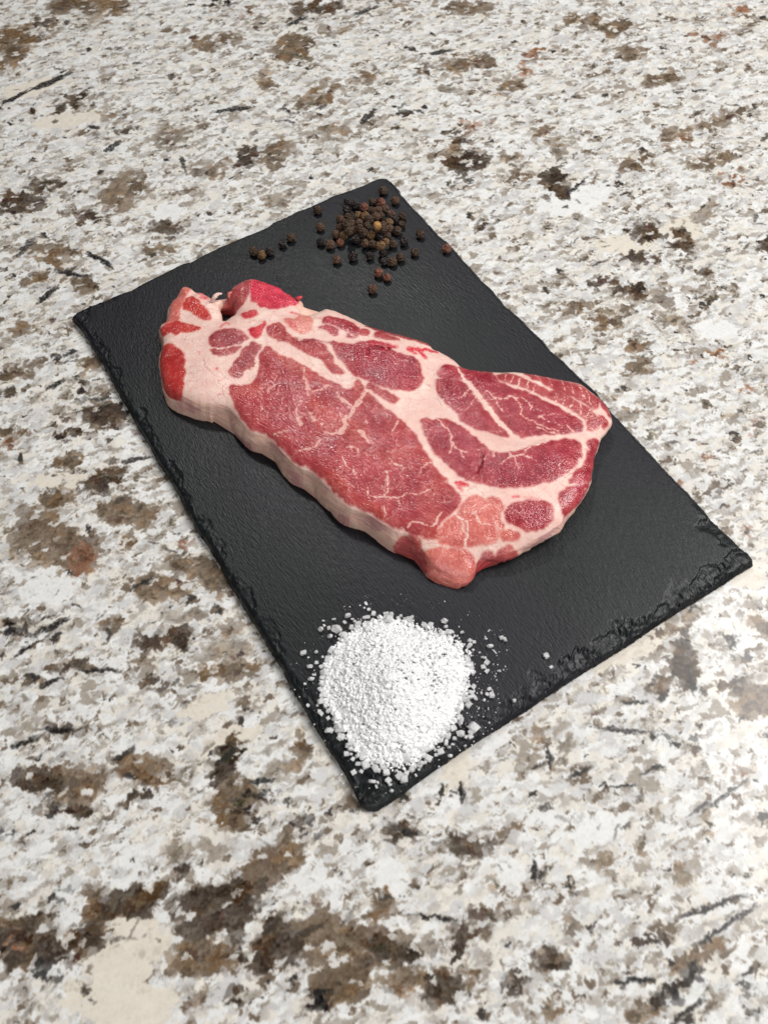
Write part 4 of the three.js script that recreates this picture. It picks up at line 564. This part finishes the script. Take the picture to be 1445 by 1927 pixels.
// ------------------------------------------------------------------ peppercorns
{
  reseed(4242);
  const R = 0.0026, variants = [];
  for (let v = 0; v < 7; v++) {
    const g = mergeVertices(new THREE.IcosahedronGeometry(R, 18).deleteAttribute('uv').deleteAttribute('normal')), p = g.attributes.position, o = v * 13.7, col = [];
    for (let i = 0; i < p.count; i++) {
      const x = p.getX(i) / R, y = p.getY(i) / R, z = p.getZ(i) / R;
      const a = noise3(x * 1.5 + o, y * 1.5, z * 1.5), b = noise3(x * 1.75 + o + a * 0.5, y * 1.75, z * 1.75), c = noise3(x * 5 + o, y * 5, z * 5);
      const ridge = Math.max(0, 1 - Math.abs(b) * 3.2), k = v === 6 ? 1 + a * 0.04 + c * 0.006 : 0.80 + a * 0.06 + 0.25 * Math.pow(ridge, 0.8) + 0.025 * c;
      p.setXYZ(i, x * R * k, y * R * k * (0.94 + 0.05 * Math.sin(o)), z * R * k);
      const t = 1 + 0.35 * c + 0.25 * a; col.push(t, t * (1 - 0.03 * c), t);
    }
    g.setAttribute('color', new THREE.Float32BufferAttribute(col, 3)); g.computeVertexNormals(); variants.push(g);
  }
  const tones = { k: ['#2c2422', 0.42], d: ['#453427', 0.48], b: ['#584132', 0.5], r: ['#764c3b', 0.5], y: ['#6e5438', 0.5], t: ['#a87d4b', 0.5] };
  const mats = Object.fromEntries(Object.entries(tones).map(([k, [c, r]]) => [k, new THREE.MeshPhysicalMaterial({ color: c, roughness: r, vertexColors: true, specularIntensity: 0.7 })]));
  const words = { k: 'black', d: 'dark brown', b: 'brown', r: 'reddish brown', y: 'yellowish brown' };
  const heap = '932,95,d 1010,160,b 700,170,k 752,187,k 698,218,k 810,205,r 862,168,d 917,175,r 860,225,d 900,225,b 945,215,b 655,282,b 705,268,d 768,258,y 813,262,y 690,310,d 730,315,b 778,308,b 828,325,d 930,318,b 970,305,y 1012,285,k 1055,262,d 1050,315,d 1025,358,d 975,345,b 985,250,b 885,265,b 655,340,b 628,380,b 673,388,y 655,432,r 710,362,d 745,355,b 805,368,d 852,387,y 905,400,k 960,390,d 760,410,k 812,437,b 863,443,d 915,452,y 947,432,y 993,443,d 1067,427,k 930,500,k 938,555,k 993,557,b 1043,528,d 920,262,d 845,285,d 700,330,d 898,358,b 935,350,d 780,340,d 893,325,t'.split(' ');
  const stray = '507,222,d 525,333,b 1172,378,d 1342,472,r 1136,497,d 528,430,k 590,445,b 632,545,b 737,522,k 846,520,k 901,628,r 957,660,r 862,733,b 335,400,d 280,442,k 95,490,d 147,513,y 197,492,k'.split(' ');
  const put = [];
  const lay = (spec, where) => {
    const [zx, zy, tone] = spec.split(','), px = 450 + zx / 3.44, py = 330 + zy / 3.44 + 0.5, s = tone === 't' ? 0.95 : rr(0.86, 1.06), r = R * s;
    const d = rayOf(px, py); let y = SLATE_Y + r * 0.95, c;
    for (let k = 0; k < 60; k++) { // rises along the line of sight until it rests on its neighbours
      const t = (y - CAM_H) / d[1]; c = [d[0] * t, y, d[2] * t];
      if (!put.some(([q, rq]) => Math.hypot(q[0] - c[0], q[1] - c[1], q[2] - c[2]) < (rq + r) * 0.93)) break;
      y += 0.00025;
    }
    put.push([c, r]);
    const m = new THREE.Mesh(variants[tone === 't' ? 6 : Math.floor(rnd() * 6)], mats[tone]);
    m.name = numbered('peppercorn'); m.position.set(...c); m.scale.setScalar(s); m.rotation.set(rr(0, 6.28), rr(0, 6.28), rr(0, 6.28));
    if (tone === 't') tag(m, 'smooth pale tan peppercorn among the dark ones of the heap', 'peppercorn', 'peppercorns on the slate');
    else tag(m, where === 'heap' ? `wrinkled ${words[tone]} peppercorn in the heap on the slate corner` : zx < 400 ? `wrinkled ${words[tone]} peppercorn in the row of five behind the steak bone` : zy > 600 ? `wrinkled ${words[tone]} peppercorn of the three between the heap and the steak` : zx > 1100 ? `wrinkled ${words[tone]} peppercorn lying alone near the long slate edge` : `wrinkled ${words[tone]} peppercorn lying loose close to the heap on the slate`, 'peppercorn', 'peppercorns on the slate');
    scene.add(shadows(m));
  };
  for (const s of stray) lay(s, 'stray');
  const hc = [845, 320];
  heap.sort((a, b) => { const [ax, ay] = a.split(',').map(Number), [bx, by] = b.split(',').map(Number); return Math.hypot(bx - hc[0], by - hc[1]) - Math.hypot(ax - hc[0], ay - hc[1]); });
  for (const s of heap) lay(s, 'heap');
  const [x, z] = onPlane(62, 207, 0.0018), m = new THREE.Mesh(variants[1], mats.d); m.name = 'seed'; m.scale.set(0.62, 0.62, 0.8); m.position.set(x, 0.0016, z); m.rotation.set(0, 0.6, 0);
  tag(m, 'single small dark brown seed lying alone on the bare granite', 'seed'); scene.add(shadows(m));
}

// ------------------------------------------------------------------ coarse salt
{
  reseed(909);
  const shapes = [];
  for (let v = 0; v < 9; v++) {
    const pts = [], f = v === 8 ? [2.6, 0.6, 0.7] : [1, rr(0.45, 0.8), rr(0.6, 1.1)];
    for (const sx of [-1, 1]) for (const sy of [-1, 1]) for (const sz of [-1, 1]) for (let k = 0; k < 3; k++) {
      const c = [0.5 * sx, 0.5 * sy, 0.5 * sz].map((q, a) => q * f[a] * rr(0.66, 1.08)); c[k] *= rr(0.35, 0.85); pts.push(new THREE.Vector3(...c));
    }
    shapes.push(new ConvexGeometry(pts).deleteAttribute('uv'));
  }
  const salt = new THREE.MeshPhysicalMaterial({ color: new THREE.Color(0.985, 0.985, 0.99), roughness: 0.45, transmission: 0.05, ior: 1.5, thickness: 0.001, attenuationColor: new THREE.Color(1, 1, 1), attenuationDistance: 1 });
  const clear = salt.clone(); clear.transmission = 0.5; clear.roughness = 0.5;
  const S = (x, y) => onPlane(540 + x / 2.779, 1110 + y / 2.779, SLATE_Y);
  const centre = S(540, 520);
  // outline of the close heap, traced, then measured from its middle
  const rim = [[505, 160], [600, 195], [700, 225], [800, 235], [900, 290], [950, 350], [930, 440], [900, 520], [890, 600], [860, 690], [780, 760], [720, 840], [640, 900], [540, 915], [440, 890], [380, 830], [330, 740], [270, 660], [215, 590], [200, 500], [220, 410], [260, 320], [340, 250], [420, 200]].map(([x, y]) => { const p = S(x, y); return [p[0] - centre[0], p[1] - centre[1]]; });
  const reach = (a) => { let sum = 0, tot = 0; for (const [x, z] of rim) { let d = Math.abs(Math.atan2(z, x) - a); if (d > Math.PI) d = 6.2832 - d; const g = Math.exp(-d * d / 0.09); sum += g * Math.hypot(x, z); tot += g; } return sum / tot; };
  const q = new THREE.Quaternion(), eu = new THREE.Euler(), M = new THREE.Matrix4(), V = new THREE.Vector3();
  const lowest = (g, quat, s) => { let m = 9; const p = g.attributes.position; for (let i = 0; i < p.count; i++) { V.fromBufferAttribute(p, i).multiplyScalar(s).applyQuaternion(quat); m = Math.min(m, V.y); } return m; };
  const peak = 0.0155, lists = shapes.map(() => []), total = 17000;
  const size = () => 0.00068 + Math.pow(rnd(), 3.2) * 0.0013;
  for (let i = 0; i < total; i++) {
    const a = rr(-Math.PI, Math.PI), R = reach(a), k = Math.sqrt(rnd()) * (0.9 + 0.2 * rnd()), h = peak * Math.pow(clamp(1 - k), 0.85) * (1 + 0.12 * noise(i, 3)), s = size(), v = Math.floor(rnd() * 8);
    eu.set(rr(0, 6.28), rr(0, 6.28), rr(0, 6.28)); q.setFromEuler(eu);
    const depth = rnd() < 0.7 ? rr(0, 0.0018) : rr(0, h), y = Math.max(SLATE_Y - lowest(shapes[v], q, s), SLATE_Y + h - depth);
    M.compose(V.set(centre[0] + Math.cos(a) * R * k, y, centre[1] + Math.sin(a) * R * k), q, new THREE.Vector3(s, s, s)); lists[v].push(M.clone());
  }
  const heap = new THREE.Group(); heap.name = 'salt_heap';
  tag(heap, 'white heap of coarse salt on the near corner of the slate board', 'salt', null, 'stuff');
  lists.forEach((l, v) => { if (!l.length) return; const im = new THREE.InstancedMesh(shapes[v], salt, l.length); im.name = 'salt_grains'; im.userData.kind = 'stuff'; l.forEach((m, i) => im.setMatrixAt(i, m)); heap.add(im); });
  scene.add(shadows(heap));
  // loose crystals round the heap, one by one
  const loose = '412,72,14 428,105,18 405,95,10 452,127,22 190,165,12 246,157,16 195,188,14 178,211,24 370,192,30 343,155,14 388,160,11 88,333,28 155,328,13 113,355,9 122,405,24 143,447,18 155,382,15 95,493,13 595,137,14 618,155,18 716,185,24 1120,253,20 1138,266,22 1060,300,22 1353,347,26 1378,405,18 1025,405,20 1043,428,18 1107,428,14 1187,583,16 1020,355,14 1035,357,12 957,265,18 977,275,14 1035,245,8 1087,453,9 915,225,15 890,242,9 975,508,20 1058,520,20 1070,552,26 1045,548,14 1030,578,12 1015,540,12 977,722,40 835,735,26 957,767,22 935,770,14 930,817,13 905,700,20 915,675,14 880,690,16 905,755,20 875,780,18 847,825,14 865,810,14 840,765,24 832,800,24 805,790,16 275,780,24 270,755,12 446,1005,26 475,1008,13 468,1030,14 530,998,24 540,1020,15 520,960,28 390,950,14 547,1052,13 590,975,30 610,990,26 674,970,12 645,945,20 625,960,18 700,910,20 720,905,14 395,865,28 372,912,22 412,915,34 435,880,20 318,815,20 345,885,16 335,860,12 283,715,12 258,690,16 216,672,16 170,637,16 205,607,20 175,590,26 160,605,12 195,545,16 188,460,26 185,492,26 240,640,16 830,195,18 845,225,24 780,865,18 775,838,14 720,830,42 790,825,12 690,940,10 480,945,18 505,925,16 560,915,22'.split(' ').map((s) => s.split(',').map(Number));
  while (loose.length < 296) {
    const a = rr(-Math.PI, Math.PI), k = rr(0.9, 1.12) + Math.pow(rnd(), 5) * 0.25, R = reach(a);
    loose.push([centre[0] + Math.cos(a) * R * k, centre[1] + Math.sin(a) * R * k, rr(10, 24) + Math.pow(rnd(), 4) * 14, 1]);
  }
  loose.push([970, 553, 22, 2], [1085, 325, 10, 2]);
  for (const [x, y, px, w] of loose) {
    const [wx, wz] = w === 1 ? [x, y] : S(x, y), s = px * 0.0000925, v = w === 2 ? 8 : Math.floor(rnd() * 8);
    eu.set(rr(-0.25, 0.25) + (rnd() < 0.3 ? Math.PI / 2 : 0), rr(0, 6.28), rr(-0.25, 0.25)); if (w === 2) eu.set(0, -0.95, 0); q.setFromEuler(eu);
    const m = new THREE.Mesh(shapes[v], clear); m.name = numbered('salt_crystal'); m.quaternion.copy(q); m.scale.setScalar(s); m.position.set(wx, SLATE_Y - lowest(shapes[v], q, s) - 0.00005, wz);
    const far = !w && x > 1300, what = w === 2 ? (px > 15 ? 'long thin white salt sliver' : 'short thin white salt sliver') : px > 38 ? 'large white salt crystal' : px > 25 ? 'big blocky white salt crystal' : px < 12.5 ? 'tiny white salt crystal' : px < 17 ? 'small white salt crystal' : 'white salt crystal';
    tag(m, far ? `${what} of the pair lying far out on the bare slate` : w === 1 ? `${what} at the edge of the salt heap on the slate` : `${what} lying loose on the slate round the salt heap`, 'salt crystal', 'loose salt crystals round the heap');
    scene.add(shadows(m));
  }
  // salt dust
  const dust = new THREE.InstancedMesh(shapes[2], salt, 900); dust.name = 'salt_dust';
  for (let i = 0; i < 900; i++) {
    const a = rnd() < 0.5 ? rr(-0.5, 0.9) : rr(-Math.PI, Math.PI), k = 0.85 + Math.pow(rnd(), 2) * 0.75, R = reach(a), s = 0.00012 + Math.pow(rnd(), 3) * 0.0005;
    eu.set(rr(0, 6), rr(0, 6), rr(0, 6)); q.setFromEuler(eu); M.compose(V.set(centre[0] + Math.cos(a) * R * k, SLATE_Y + s * 0.3, centre[1] + Math.sin(a) * R * k), q, new THREE.Vector3(s, s, s)); dust.setMatrixAt(i, M);
  }
  tag(dust, 'fine white salt dust sprinkled on the slate round the salt heap', 'salt dust', null, 'stuff'); scene.add(shadows(dust));
}

renderer.render(scene, camera);
